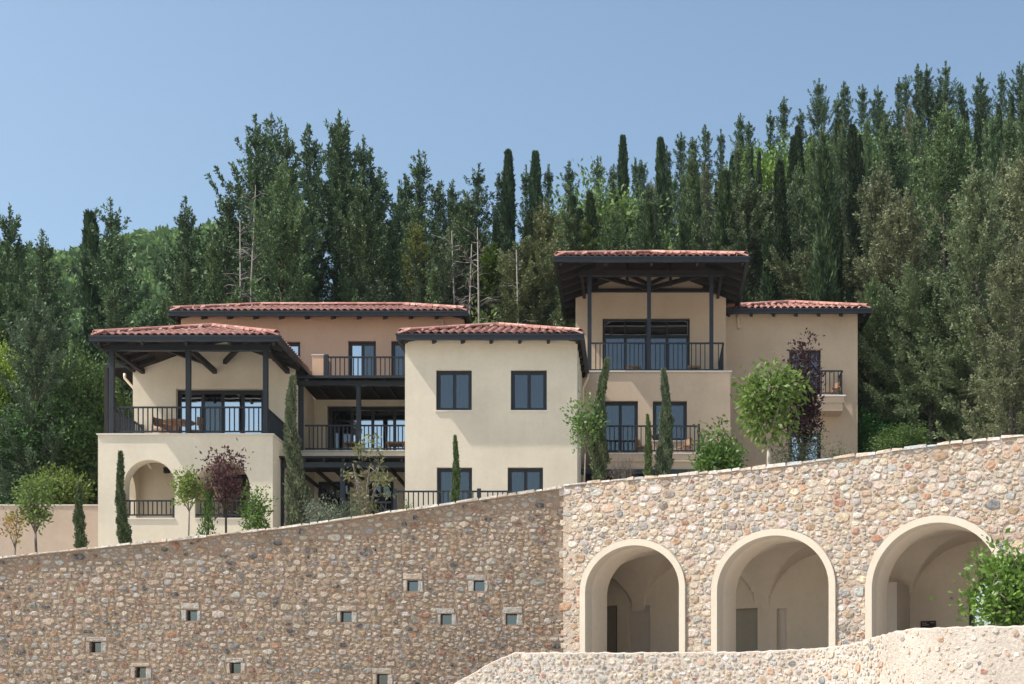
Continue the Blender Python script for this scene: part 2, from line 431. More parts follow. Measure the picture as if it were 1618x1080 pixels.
def hip_roof(house, x0, x1, y0, y1, ze, S, tiles=.24, rafters=.92, sides=('L', 'R'), gut=(.17, .12), rafter_in=.9, label=None):
    """ze: underside of the deck at the eave; gutter hangs on the edge"""
    W, Dp = x1 - x0, y1 - y0; h = min(W, Dp) / 2; t = .10
    mb = MB()
    if W >= Dp: r0, r1 = (x0 + h, y0 + h), (x1 - h, y0 + h)
    else: r0, r1 = (x0 + h, y0 + h), (x0 + h, y1 - h)
    zr = ze + h * S
    c = [(x0, y0), (x1, y0), (x1, y1), (x0, y1)]
    for dz, flip in ((0, True), (t, False)):
        i = len(mb.v); mb.v += [(a, b, ze + dz) for a, b in c] + [(*r0, zr + dz), (*r1, zr + dz)]
        if W >= Dp: F = [(0, 1, 5, 4), (1, 2, 5), (2, 3, 4, 5), (3, 0, 4)]
        else: F = [(0, 1, 4), (1, 2, 5, 4), (2, 3, 5), (3, 0, 4, 5)]
        for f in F: mb.f.append(tuple(i + k for k in (f[::-1] if flip else f)))
    for k in range(4):
        a, b = c[k], c[(k + 1) % 4]; mb.quad((*a, ze), (*b, ze), (*b, ze + t), (*a, ze + t))
    roof = mb.build('roof', 'soffit', house)
    if label: roof['label'] = label
    gh, gw = gut
    # fascia gutters, with a lip
    g = MB(); zt = ze + t + .01
    for (a, b, c_, d_) in ((x0 - gw, x1 + gw, y0 - gw, y0 - .001), (x0 - gw, x0 - .001, y0, y1), (x1 + .001, x1 + gw, y0, y1), (x0 - gw, x1 + gw, y1 + .001, y1 + gw)):
        g.box(a, b, c_, d_, zt - gh, zt)
    g.build('gutter', 'metal', roof)
    g = MB(); g.box(x0 - gw - .02, x1 + gw + .02, y0 - gw - .02, y0 - gw - .001, zt - .04, zt + .012); g.build('gutter_lip', 'metal', roof)
    # rafters: tails under the front and side eaves
    n = max(2, int(W / rafters))
    for k in range(n + 1):
        x = x0 + .12 + (W - .24) * k / n
        m = MB().beam((x, y0 + .02, ze - .08), (x, y0 + rafter_in, ze - .08 + rafter_in * S), .085, .16); m.build('rafter', 'timber', roof)
    for sd in sides:
        n = int(Dp / .75)
        for k in range(1, n):
            y = y0 + Dp * k / n
            if sd == 'L': m = MB().beam((x0 + .02, y, ze - .08), (x0 + rafter_in, y, ze - .08 + rafter_in * S), .085, .16)
            else: m = MB().beam((x1 - .02, y, ze - .08), (x1 - rafter_in, y, ze - .08 + rafter_in * S), .085, .16)
            m.build('rafter', 'timber', roof)
    # tiles
    al = math.atan(S); fld = MB(); tb = barrel(); zt = ze + t + .045
    def place(mbase, u, d, kind):
        # returns world transform for tile on slope kind at eave coordinate u, inward distance d
        jx = rnd.uniform(-.008, .008); jr = rnd.uniform(-.02, .02)
        if kind == 'F': return (x0 + u + jx, y0 - .06 + d, zt + (d - .06) * S), (al, 0, jr)
        if kind == 'R': return (x1 + .06 - d, y0 + u + jx, zt + (d - .06) * S), (al, 0, math.pi / 2 + jr)
        if kind == 'L': return (x0 - .06 + d, y1 - u + jx, zt + (d - .06) * S), (al, 0, -math.pi / 2 + jr)
    from mathutils import Euler, Matrix
    for kind, Ln, dm in (('F', W, Dp / 2), ('R', Dp, W / 2), ('L', Dp, W / 2)):
        nc = int(Ln / tiles)
        for q in range(nc + 1):
            u = Ln * q / nc; dmax = min(u, Ln - u, dm); d = 0; first = True
            while d <= dmax or first:
                loc, rot = place(None, u, d, kind)
                if first and kind == 'F': piece('tile', TILE, roof, loc, rot)
                else:
                    mt = Matrix.Translation(loc) @ Euler(rot).to_matrix().to_4x4(); i = len(fld.v)
                    fld.v += [tuple(mt @ Vector(v)) for v in tb.v]; fld.f += [tuple(i + k for k in f) for f in tb.f]
                first = False; d += .34
    fld.build('tile_field', 'tile', roof, kind='stuff')
    # hip and ridge tiles
    def ridge(p, q):
        p, q = Vector(p), Vector(q); L = (q - p).length; n = max(1, int(L / .36)); dd = (q - p).normalized()
        rz = math.atan2(dd.y, dd.x) - math.pi / 2; rx = math.asin(dd.z)
        for k in range(n):
            c_ = p + dd * (L * k / n) + Vector((0, 0, .11))
            piece('ridge_tile', RTILE, roof, tuple(c_), (rx + .05, rnd.uniform(-.04, .04), rz + rnd.uniform(-.02, .02)))
    zz = ze + t
    ridge((x0, y0, zz), (*r0, zr + t)); ridge((x1, y0, zz), ((*r1, zr + t) if W >= Dp else (*r0, zr + t)))
    ridge((*r0, zr + t), (*r1, zr + t)) if r0 != r1 else None
    return roof

# ------------------------------------------------------------------ rubble stone
PAL_R = [((.60, .56, .50), 26), ((.56, .48, .38), 24), ((.50, .40, .31), 12), ((.55, .50, .46), 12), ((.35, .35, .345), 7), ((.42, .42, .41), 9), ((.46, .29, .19), 7), ((.34, .17, .12), 3), ((.50, .38, .30), 8), ((.38, .29, .20), 6), ((.26, .22, .20), 3), ((.21, .22, .23), 4)]
PAL_L = [((.50, .46, .41), 18), ((.50, .42, .33), 18), ((.42, .33, .25), 12), ((.48, .43, .39), 10), ((.23, .23, .225), 7), ((.34, .34, .33), 8), ((.40, .24, .15), 6), ((.28, .14, .10), 3), ((.46, .33, .26), 8), ((.09, .092, .10), 6), ((.36, .27, .17), 5)]
PAL_P = [((.62, .58, .53), 26), ((.60, .53, .45), 18), ((.42, .42, .42), 8), ((.46, .46, .44), 10), ((.50, .33, .24), 6), ((.52, .43, .34), 12), ((.20, .22, .24), 3), ((.38, .18, .14), 2)]
PAL_L = [(tuple(q * .9 for q in c), k) for c, k in PAL_L]
def pick(pal, r):
    t = r.random() * sum(p[1] for p in pal)
    for c, wgt in pal:
        t -= wgt
        if t <= 0: break
    j = r.uniform(.85, 1.15); return tuple(min(.75, max(.02, ch * j * r.uniform(.96, 1.04))) for ch in c)

def clip(poly, px, pz, nx, nz):
    """keep the side where (p - P).n <= 0"""
    out = []; L = len(poly)
    for i in range(L):
        a, b = poly[i], poly[(i + 1) % L]
        da = (a[0] - px) * nx + (a[1] - pz) * nz; db = (b[0] - px) * nx + (b[1] - pz) * nz
        if da <= 0: out.append(a)
        if (da < 0 < db) or (db < 0 < da):
            t = da / (da - db); out.append((a[0] + (b[0] - a[0]) * t, a[1] + (b[1] - a[1]) * t))
    return out

def in_poly(x, z, poly):
    c = False; n = len(poly)
    for i in range(n):
        a, b = poly[i], poly[i - 1]
        if (a[1] > z) != (b[1] > z) and x < (b[0] - a[0]) * (z - a[1]) / (b[1] - a[1]) + a[0]: c = not c
    return c

def nearest(x, z, poly):
    best = None
    for i in range(len(poly)):
        a, b = poly[i], poly[(i + 1) % len(poly)]
        dx, dz = b[0] - a[0], b[1] - a[1]; l2 = dx * dx + dz * dz
        t = max(0, min(1, ((x - a[0]) * dx + (z - a[1]) * dz) / l2)) if l2 else 0
        q = (a[0] + dx * t, a[1] + dz * t); d = (q[0] - x) ** 2 + (q[1] - z) ** 2
        if best is None or d < best[0]: best = (d, q)
    return best

def stones(seed, s0, s1, zb, ztf, holes, radii, counts, ax, gap, loose, hgt, jit, crs=.21):
    """rubble pattern as a power diagram in the wall's own plane; returns list of (outline, height, area)"""
    r = random.Random(seed); rg = np.random.default_rng(seed)
    P = np.zeros((0, 3)); zmax = max(ztf(s0 + (s1 - s0) * k / 20) for k in range(21))
    for rad, cnt in zip(radii, counts):
        for _ in range(cnt):
            x = r.uniform(s0, s1); z = r.uniform(zb, zmax); rr = rad * r.uniform(.8, 1.2)
            if rad > radii[2] * .9 and r.random() < .75: z = zb + round((z - zb) / crs) * crs + r.gauss(0, .012)
            if z > ztf(x) - rr * .55: continue
            if len(P):
                d2 = ((P[:, 0] - x) / ax) ** 2 + (P[:, 1] - z) ** 2
                if (d2 < ((P[:, 2] + rr) * .93) ** 2).any(): continue
            if any(in_poly(x, z, h) for h in holes): continue
            P = np.vstack([P, (x, z, rr)])
    out = []
    for i, (x, z, rr) in enumerate(P):
        d2 = ((P[:, 0] - x) / ax) ** 2 + (P[:, 1] - z) ** 2
        nb = np.argsort(d2)[1:26]; X_ = x / ax
        b = .42 + rr; poly = [(X_ - b, z - b), (X_ + b, z - b), (X_ + b, z + b), (X_ - b, z + b)]
        for j in nb:
            if d2[j] > (2.2 * b) ** 2: break
            qx, qz, qr = P[j, 0] / ax, P[j, 1], P[j, 2]
            dx, dz = qx - X_, qz - z; d = math.sqrt(d2[j]); t = (d * d + rr * rr - qr * qr) / (2 * d)
            poly = clip(poly, X_ + dx / d * t, z + dz / d * t, dx / d, dz / d)
            if len(poly) < 3: break
        if len(poly) < 3: continue
        poly = [(a * ax, c) for a, c in poly]
        sl = (ztf(x + .1) - ztf(x - .1)) / .2
        poly = clip(poly, x, ztf(x) - .01, -sl, 1); poly = clip(poly, x, zb, 0, -1)
        for h in holes:
            dd, q = nearest(x, z, h)
            if dd < 1.0:
                d = math.sqrt(dd) or 1e-6; poly = clip(poly, q[0], q[1], (q[0] - x) / d, (q[1] - z) / d)
        if len(poly) < 3: continue
        n = 8 if rr < radii[0] * .8 else 10
        cx = sum(p[0] for p in poly) / len(poly); cz = sum(p[1] for p in poly) / len(poly)
        sx = 1 - loose * r.random(); sz = 1 - loose * r.random() * 1.25; cap = rr * r.uniform(1.2, 1.9)
        pts = []; ph = r.random() * .6
        cor = sorted(math.atan2(p[1] - cz, p[0] - cx) % (2 * math.pi) for p in poly)
        ang = [a for q, a in enumerate(cor) if q == 0 or a - cor[q - 1] > .28][:n]
        while len(ang) < n:
            gp = [((ang[(q + 1) % len(ang)] - ang[q]) % (2 * math.pi) or 2 * math.pi, q) for q in range(len(ang))]; g_, q = max(gp)
            ang.insert(q + 1, (ang[q] + g_ * r.uniform(.38, .62)) % (2 * math.pi)); ang.sort()
        for th in ang:
            c, s = math.cos(th), math.sin(th); best = 9
            for m in range(len(poly)):
                a, b2 = poly[m], poly[(m + 1) % len(poly)]
                ex, ez = b2[0] - a[0], b2[1] - a[1]; den = c * ez - s * ex
                if abs(den) < 1e-9: continue
                t = ((a[0] - cx) * ez - (a[1] - cz) * ex) / den; u = ((a[0] - cx) * s - (a[1] - cz) * c) / den
                if t > 0 and -1e-6 <= u <= 1 + 1e-6: best = min(best, t)
            if best == 9: best = rr * .5
            best = max(.012, best - gap) * (1 - jit * r.random()); best = min(best, cap * (ax * 1.25 if abs(c) > .7 else 1.1))
            pts.append((cx + c * best * sx, cz + s * best * sz))
        area = abs(sum(pts[k][0] * pts[(k + 1) % n][1] - pts[(k + 1) % n][0] * pts[k][1] for k in range(n))) / 2
        if area < .0008: continue
        out.append((pts, (cx, cz), hgt * r.uniform(.6, 1.3) * (1 if rr > radii[0] * .6 else .75), area))
    return out

def stone_geo(st, mapf, r):
    pts, (cx, cz), h, area = st; n = len(pts); V = []; tx, tz = r.uniform(-.55, .55), r.uniform(-.5, .5)
    sz = math.sqrt(area)
    for sc_, hh in ((1.0, -.03), (.94, .72), (.60, 1.0)):
        for (a, b) in pts:
            u, v = (a - cx) * sc_, (b - cz) * sc_
            if sc_ < 1: u += r.uniform(-.09, .09) * sz * (1.3 - sc_); v += r.uniform(-.09, .09) * sz * (1.3 - sc_)
            k = hh if hh < 0 else h * (hh + (u * tx + v * tz) / sz * 1.0 + r.uniform(-.26, .26))
            V.append(mapf(cx + u, cz + v, k))
    V.append(mapf(cx + r.uniform(-.15, .15) * sz, cz + r.uniform(-.12, .12) * sz, h * r.uniform(.75, 1.2)))
    F = []
    for ring in (0, 1):
        for k in range(n): F.append((ring * n + k, ring * n + (k + 1) % n, (ring + 1) * n + (k + 1) % n, (ring + 1) * n + k))
    for k in range(n): F.append((2 * n + k, 2 * n + (k + 1) % n, 3 * n))
    return V, F

def add_stones(wall, sts, mapf, pal, seed, limit=300, name='stone'):
    r = random.Random(seed); sts = sorted(sts, key=lambda s: -s[3]); off = root_loc(wall)
    rv, rf, rc = [], [], []
    for i, st in enumerate(sts):
        V, F = stone_geo(st, mapf, r); c = pick(pal, r)
        if i < limit:
            ctr = mapf(st[1][0], st[1][1], 0)
            me = bpy.data.meshes.new(name); me.from_pydata([(a - ctr[0], b - ctr[1], d - ctr[2]) for a, b, d in V], [], F)
            at = me.attributes.new('col', 'FLOAT_COLOR', 'POINT'); at.data.foreach_set('color', [*c, 1] * len(V))
            me.materials.append(M['stone']); piece(name, me, wall, ctr)
        else:
            k = len(rv); rv += V; rf += [tuple(k + q for q in f) for f in F]; rc += [*c, 1] * len(V)
    if rv:
        me = bpy.data.meshes.new('small_stones'); me.from_pydata([(a - off[0], b - off[1], d - off[2]) for a, b, d in rv], [], rf)
        at = me.attributes.new('col', 'FLOAT_COLOR', 'POINT'); at.data.foreach_set('color', rc)
        me.materials.append(M['stone']); o = bpy.data.objects.new('small_stones', me); COL.objects.link(o); o.parent = wall; o['kind'] = 'stuff'

def block_stone(wall, mapf, s0, s1, z0, z1, h, col, seed, name='stone'):
    r = random.Random(seed); j = lambda: r.uniform(-.012, .012)
    pts = [(s0 + j(), z0 + j()), ((s0 + s1) / 2, z0 + j()), (s1 + j(), z0 + j()), (s1 + j(), (z0 + z1) / 2), (s1 + j(), z1 + j()), ((s0 + s1) / 2, z1 + j()), (s0 + j(), z1 + j()), (s0 + j(), (z0 + z1) / 2)]
    st = (pts, ((s0 + s1) / 2, (z0 + z1) / 2), h, (s1 - s0) * (z1 - z0))
    V, F = stone_geo(st, mapf, r); ctr = mapf(*st[1], 0)
    me = bpy.data.meshes.new(name); me.from_pydata([(a - ctr[0], b - ctr[1], d - ctr[2]) for a, b, d in V], [], F)
    at = me.attributes.new('col', 'FLOAT_COLOR', 'POINT'); at.data.foreach_set('color', [*col, 1] * len(V))
    me.materials.append(M['stone']); return piece(name, me, wall, ctr)

# ------------------------------------------------------------------ terrain
def lerp(x, xs, ys): return float(np.interp(x, xs, ys))
CX0, CY0 = X(890, 38), 38.0                 # corner where the two big walls meet
WANG = R(27)
def wall_top_left(x): return Z(768, 38) + (x - CX0) * (Z(768, 38) - Z(880, 38)) / (X(890, 38) - X(0, 38)) - .16 * max(0, 1 - abs((x + 9.5) / 8)) 
def right_pt(t): return (CX0 + t * math.cos(WANG), CY0 - t * math.sin(WANG))
def tpx(px):   # distance along the slanted wall that shows at photo column px
    k = (px - CXP) / FPX
    return (k * CY0 - CX0) / (math.cos(WANG) + k * math.sin(WANG))
def zpy(px, py): return Z(py, right_pt(tpx(px))[1])
RT = [(tpx(p), zpy(p, y)) for p, y in ((890, 766), (1000, 755), (1150, 743), (1300, 726), (1450, 705), (1618, 687))]
RT.append((RT[-1][0] + 8, RT[-1][1] + .3))
def wall_top_right(t): return lerp(t, [a for a, b in RT], [b for a, b in RT])
def slope_x(x): return lerp(x, [-60, -30, -20, -14, -11, -7, 0, 13, 30], [.10, .12, .15, .22, .33, .42, .45, .51, .55])
def terrain(x, y):
    base = wall_top_left(max(-30, min(x, CX0))) - .12 if x < CX0 else wall_top_right((x - CX0) / math.cos(WANG)) - .12
    z = base + .09 * max(0, min(y, 52) - 42) 
    crest = lerp(x, [-30, -10, 0, 30, 60], [80, 88, 95, 118, 125])
    z += slope_x(x) * max(0, min(y, crest) - 52) + .06 * max(0, y - crest)
    u = max(0, min(1, (y - 120) / 110)); u = u * u * (3 - 2 * u)
    z += u * lerp(x, [-200, -120, -60, -25, 0], [36, 62, 60, 30, 0])
    if y > 54: z += .7 * math.sin(x * .21 + y * .13) * min(1, (y - 54) / 8)
    return z

def grid_mesh(name, mat, xs, ys, f, **props):
    v = [(x, y, f(x, y)) for y in ys for x in xs]; n = len(xs)
    fc = [(j * n + i, j * n + i + 1, (j + 1) * n + i + 1, (j + 1) * n + i) for j in range(len(ys) - 1) for i in range(n - 1)]
    mb = MB(); mb.v = v; mb.f = fc; return mb.build(name, mat, None, True, **props)

def ywall(x): return CY0 if x < CX0 else CY0 - (x - CX0) * math.tan(WANG)
grid_mesh('ground', 'gravel', [-900, -40, 40, 900], [-200, 40, 900], lambda x, y: 0.0, kind='structure')
hx = sorted(set([-260, -200, -160, -130, -105, -85, -70, -58] + [-50 + 2.0 * k for k in range(51)] + [60, 70, 85, 100, 130, 170]))
hv = []; hy = [0, 3.5, 7, 10, 14, 17, 20, 24, 28, 33, 38, 44, 50, 57, 64, 72, 80, 90, 105, 120, 140, 160, 185, 210, 240, 280]
n_ = len(hx); mb = MB()
for dy in hy:
    for x in hx:
        y0_ = ywall(min(x, 20)) + .45; y = y0_ + dy * (1 if dy > 24 else 1); mb.v.append((x, y, terrain(x, y)))
mb.f = [(j * n_ + i, j * n_ + i + 1, (j + 1) * n_ + i + 1, (j + 1) * n_ + i) for j in range(len(hy) - 1) for i in range(n_ - 1)]
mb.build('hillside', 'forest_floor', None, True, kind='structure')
gx = [-40 + 1.5 * k for k in range(42)]; mb = MB()
for q in range(12):
    for x in gx:
        y0_ = ywall(min(x, 20)) + .5; y = y0_ + (53.2 - y0_) * q / 11; mb.v.append((x, y, terrain(x, y) + .06))
mb.f = [(j * 42 + i, j * 42 + i + 1, (j + 1) * 42 + i + 1, (j + 1) * 42 + i) for j in range(11) for i in range(41)]
mb.build('garden_bounce', 'gravel', None, True, kind='structure')  # unseen pale gravel sheet, added to bounce sunlight onto the house fronts

# ------------------------------------------------------------------ big left stone wall
def extrude_top(): pass
wl = thing('stone_wall', 'long rubble stone retaining wall with ten small square openings, sloping down to the left', 'stone wall', (-10, 38, 0))
SL0 = -24.0
slots = [(652, 925), (757, 925), (547, 974), (705, 978), (808, 978), (303, 972), (151, 1022), (222, 1062), (372, 1055), (604, 1073)]
ops = []; holes = []; HS = .145
def mapL(s, z, h): return (SL0 + s, 38 - h, z)
for px, py in slots:
    s = X(px, 38) - SL0; z = Z(py, 38); ops.append(rect_op(s - HS, s + HS, z - HS, z + HS))
mb = MB(); panel(mb, (SL0, 38), (CX0 + .05, 38), -.3, lambda s: wall_top_left(SL0 + s), ops, .7)
mb.build('mortar', 'mortar_l', wl)
rs = random.Random(5)
for i, (px, py) in enumerate(slots):
    s = X(px, 38) - SL0; z = Z(py, 38)
    g = rs.choice([(.42, .39, .35), (.39, .37, .34), (.43, .36, .29)]); j = rs.uniform(.0, .06)
    lw, rw = rs.uniform(.07, .15), rs.uniform(.07, .17)
    block_stone(wl, mapL, s - HS - lw - j, s + HS + rw - j, z + HS + .012, z + HS + rs.uniform(.10, .20), .02, g, i * 7 + 1)
    block_stone(wl, mapL, s - HS - lw, s - HS - .004, z - HS, z + HS, .015, rs.choice([(.44, .41, .37), (.42, .34, .27)]), i * 7 + 2)
    block_stone(wl, mapL, s + HS + .004, s + HS + rw, z - HS - .02, z + HS - .01, .015, rs.choice([(.45, .40, .36), (.39, .38, .36)]), i * 7 + 3)
    holes.append([(s - HS - lw - .01, z - HS - .03), (s + HS + rw + .01, z - HS - .03), (s + HS + rw + .01, z + HS + .2), (s - HS - lw - .01, z + HS + .2)])
    xw = SL0 + s
    f = MB(); f.box(xw - HS, xw - HS + .02, 38.17, 38.2, z - HS, z + HS); f.box(xw + HS - .015, xw + HS, 38.17, 38.2, z - HS, z + HS)
    f.box(xw - HS + .02, xw + HS - .015, 38.17, 38.2, z + HS - .025, z + HS)
    wn = f.build('window', 'frame', wl); box('pane', 'glass_slot', wn, xw - HS + .02, xw + HS - .015, 38.185, 38.19, z - HS, z + HS - .025)
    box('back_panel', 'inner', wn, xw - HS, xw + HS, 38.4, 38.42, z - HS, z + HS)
sts = stones(11, 2.0, CX0 - SL0 - .03, Z(1110, 38), lambda s: wall_top_left(SL0 + s) - .05, holes, (.115, .082, .060, .042, .026), (120, 2600, 10000, 15000, 18000), 1.55, .010, .34, .022, .22, .17)
add_stones(wl, sts, mapL, PAL_L, 12)
# coping of flat stones
cs = SL0; r = random.Random(3); 
while cs < CX0 - .1:
    L = r.uniform(.18, .62); e = min(cs + L, CX0 - .02)
    x0_, x1_ = cs, e; za, zb_ = wall_top_left(x0_), wall_top_left(x1_); hh = r.uniform(.025, .055)
    m = MB(); f0, f1 = 37.93 - r.uniform(0, .03), 38.72
    i = 0; m.v = [(x0_, f0, za - hh), (x1_, f0 + r.uniform(-.02, .02), zb_ - hh), (x1_, f1, zb_ - hh), (x0_, f1, za - hh),
                  (x0_ + .02, f0 + .01, za + r.uniform(-.005, .03)), (x1_ - .02, f0 + .01, zb_ + r.uniform(-.005, .03)), (x1_, f1, zb_ + .02), (x0_, f1, za + .02)]
    m.f = [(3, 2, 1, 0), (4, 5, 6, 7), (0, 1, 5, 4), (1, 2, 6, 5), (2, 3, 7, 6), (3, 0, 4, 7)]
    o = m.build('coping_stone', 'stone', wl); at = o.data.attributes.new('col', 'FLOAT_COLOR', 'POINT')
    c = r.choice([(.62, .58, .53), (.60, .54, .48), (.55, .48, .41), (.60, .55, .5)]); at.data.foreach_set('color', [*c, 1] * 8)
    cs = e + .012

# ------------------------------------------------------------------ slanted right wall with three arches
wr = thing('stone_wall', 'pale rubble stone wall with three plastered round arches, right of the brown wall', 'stone wall', (CX0, CY0, 0))
dR = Vector((math.cos(WANG), -math.sin(WANG))); nR = Vector((math.sin(WANG), math.cos(WANG)))
def mapR(s, z, h): return (CX0 + dR.x * s - nR.x * h, CY0 + dR.y * s - nR.y * h - .03, z)
RL = tpx(1618) + 7
arches = []
for pl, pr, pt, psp in ((918, 1084, 852, 932), (1125, 1321, 836, 930), (1368, 1592, 815, 926)):
    a, b = tpx(pl), tpx(pr); c = (a + b) / 2; pc = (pl + pr) / 2
    arches.append((c, (b - a) / 2, zpy(pc, psp), zpy(pc, pt) - zpy(pc, psp)))
TW = .165; rops = []; holes = []; FLR = 3.15
for c, hw, sp, rise in arches:
    rops.append(arch_op(c, hw - TW, FLR, sp, rise - TW, 32))
    ol = [(c - hw, FLR - 1)] + [(c - hw * math.cos(math.pi * k / 28), sp + rise * math.sin(math.pi * k / 28)) for k in range(29)] + [(c + hw, FLR - 1)]
    holes.append(ol)
RTH = 1.15
def panel_map(mb, f, A, L, zb, zt, ops, th):
    t = MB(); panel(t, (0, 0), (L, 0), zb, zt, ops, th); i = len(mb.v)
    mb.v += [f(v[0], v[2], -v[1]) for v in t.v]; mb.f += [tuple(i + k for k in q) for q in t.f]
mb = MB(); panel_map(mb, mapR, 0, RL, -.3, wall_top_right, rops, .25); mb.build('mortar', 'mortar_r', wr)
# plaster of jambs: same openings, thicker, behind the mortar face
mb = MB()
def mapRi(s, z, h): return mapR(s, z, h - .252)
panel_map(mb, mapRi, 0, RL, -.3, lambda s: wall_top_right(s) - .02, rops, RTH - .25); mb.build('wall_core', 'vault', wr)
for c, hw, sp, rise in arches:      # projecting trim band
    m = MB(); n = 40; prof = []
    pts = [(0, FLR - .6)] + [(k, None) for k in range(n + 1)] + [(1, FLR - .6)]
    outer = [(c - hw, FLR - .6)] + [(c - hw * math.cos(math.pi * k / n), sp + rise * math.sin(math.pi * k / n)) for k in range(n + 1)] + [(c + hw, FLR - .6)]
    hi, ri = hw - TW - .002, rise - TW - .002
    inner = [(c - hi, FLR - .6)] + [(c - hi * math.cos(math.pi * k / n), sp + ri * math.sin(math.pi * k / n)) for k in range(n + 1)] + [(c + hi, FLR - .6)]
    for k in range(len(outer) - 1):
        o0, o1, i0, i1 = outer[k], outer[k + 1], inner[k], inner[k + 1]
        m.quad(mapR(*o0, .075), mapR(*i0, .075), mapR(*i1, .075), mapR(*o1, .075))
        m.quad(mapR(*o1, .075), mapR(*o1, -.02), mapR(*o0, -.02), mapR(*o0, .075))
        m.quad(mapR(*i0, .075), mapR(*i0, -.30), mapR(*i1, -.30), mapR(*i1, .075))
    m.build('arch_trim', 'trim', wr)
sts = stones(21, .05, RL - .1, 3.2, lambda s: wall_top_right(s) - .03, holes, (.14, .098, .070, .046, .028), (120, 2300, 10000, 20000, 24000), 1.45, .009, .20, .024, .20, .18)
add_stones(wr, sts, mapR, PAL_R, 22)
cs = .02; r = random.Random(31)
while cs < RL - .2:
    L = r.uniform(.2, .6); e = min(cs + L, RL); za, zb_ = wall_top_right(cs), wall_top_right(e); hh = r.uniform(.03, .07); f0 = .03 + r.uniform(0, .03)
    m = MB(); m.v = [mapR(cs, za - hh, f0), mapR(e, zb_ - hh, f0 + r.uniform(-.02, .02)), mapR(e, zb_ - hh, -.8), mapR(cs, za - hh, -.8),
                     mapR(cs + .02, za + r.uniform(-.005, .04), f0 - .015), mapR(e - .02, zb_ + r.uniform(-.005, .04), f0 - .015), mapR(e, zb_ + .02, -.8), mapR(cs, za + .02, -.8)]
    m.f = [(3, 2, 1, 0), (4, 5, 6, 7), (0, 1, 5, 4), (1, 2, 6, 5), (2, 3, 7, 6), (3, 0, 4, 7)]
    o = m.build('coping_stone', 'stone', wr); at = o.data.attributes.new('col', 'FLOAT_COLOR', 'POINT')
    c = r.choice([(.62, .58, .53), (.60, .53, .46), (.52, .43, .36), (.44, .45, .46), (.62, .57, .52)]); at.data.foreach_set('color', [*c, 1] * 8)
    cs = e + .012
# vaulted gallery behind the arches
BD = 4.2                                    # depth of the gallery
gal = MB(); nu = 20
edges = [-3.3, .1, (arches[0][0] + arches[0][1] + arches[1][0] - arches[1][1]) / 2, (arches[1][0] + arches[1][1] + arches[2][0] - arches[2][1]) / 2, arches[2][0] + arches[2][1] + .5]
vz = []; nu = 56
for b in range(4):
    e0, e1 = edges[b], edges[b + 1]; c, hw, sp, rise = arches[max(0, b - 1)]; sp2, ri = sp - .1, rise + .05
    ec, eh = (e0 + e1) / 2, (e1 - e0) / 2 - .22
    rows = []
    for i in range(nu + 1):
        u = -1 + 2 * i / nu; row = []
        for j in range(nu + 1):
            v = -1 + 2 * j / nu
            us = max(-1, min(1, (ec + u * (e1 - e0) / 2 - ec) / eh)); 
            zz = sp2 + ri * max(math.sqrt(max(0, 1 - us * us)), math.sqrt(max(0, 1 - v * v)))
            row.append(mapR(ec + u * (e1 - e0) / 2, zz, -(RTH + (v + 1) / 2 * (BD - RTH) * 1.0)))
        rows.append(row)
    for i in range(nu):
        for j in range(nu): gal.quad(rows[i][j], rows[i + 1][j], rows[i + 1][j + 1], rows[i][j + 1])
go = gal.build('vault', 'vault', wr, True)
def gbox(name, mat, s0, s1, h0, h1, z0, z1, parent=wr):
    m = MB(); m.box(s0, s1, h0, h1, z0, z1); m.v = [mapR(a, c, -b) for a, b, c in m.v]; return m.build(name, mat, parent)
# back wall with recesses
gops = []
nch = [(940, 975, 957, 'door_glass'), (993, 1027, 957, 'n'), (1152, 1197, 961, 'dark'), (1227, 1243, 961, 'n')]
def tback(px, dep):   # where column px hits the plane dep metres behind the face
    k = (px - CXP) / FPX; ax_, ay_ = mapR(0, 0, -dep)[:2]
    return (k * ay_ - ax_) / (dR.x - k * dR.y)
def zback(px, py, dep): t = tback(px, dep); return Z(py, mapR(t, 0, -dep)[1])
recs = []
for a, b, t_, kd in nch:
    s0_, s1_, zt_ = tback(a, BD), tback(b, BD), zback((a + b) / 2, t_, BD); recs.append((s0_, s1_, zt_, kd)); gops.append(rect_op(s0_, s1_, FLR, zt_))
c3 = tback(1572, BD); hw3 = tback(1572, BD) - tback(1531, BD)
gops.append(arch_op(c3, hw3, FLR + .1, zback(1550, 960, BD), zback(1550, 905, BD) - zback(1550, 960, BD), 20))
gops = [(o[0] + 3.5, o[1] + 3.5, (lambda s, f=o[2]: f(s - 3.5)), (lambda s, f=o[3]: f(s - 3.5)), [c_ + 3.5 for c_ in o[4]]) for o in gops]
mb = MB(); f_ = lambda s, z, h: mapR(s - 3.5, z, h - BD); panel_map(mb, f_, RL + 6.5, RL + 6.5, FLR, 7.6, gops, .35) if 0 else panel_map(mb, f_, 0, RL + 6.5, FLR, 7.6, gops, .35); mb.build('back_wall', 'vault', wr)
for s0_, s1_, zt_, kd in recs:
    if kd == 'n': gbox('niche_back', 'niche', s0_ - .05, s1_ + .05, BD + .12, BD + .14, FLR, zt_ + .05)
    elif kd == 'dark': gbox('door', 'door', s0_ - .05, s1_ + .05, BD + .22, BD + .26, FLR, zt_ + .05)
    else:
        dd = gbox('door', 'door', s0_ - .05, s1_ + .05, BD + .14, BD + .18, FLR, zt_ + .05)
        gbox('frame', 'frame', s0_, s0_ + .07, BD + .08, BD + .139, FLR, zt_, dd); gbox('frame', 'frame', s1_ - .06, s1_, BD + .08, BD + .139, FLR, zt_, dd)
wn = gbox('window', 'frame', c3 - hw3 - .05, c3 - hw3 + .1, BD + .05, BD + .12, FLR, 7.0)
m = MB(); n = 20; sp3 = zback(1550, 960, BD); ri3 = zback(1550, 905, BD) - sp3
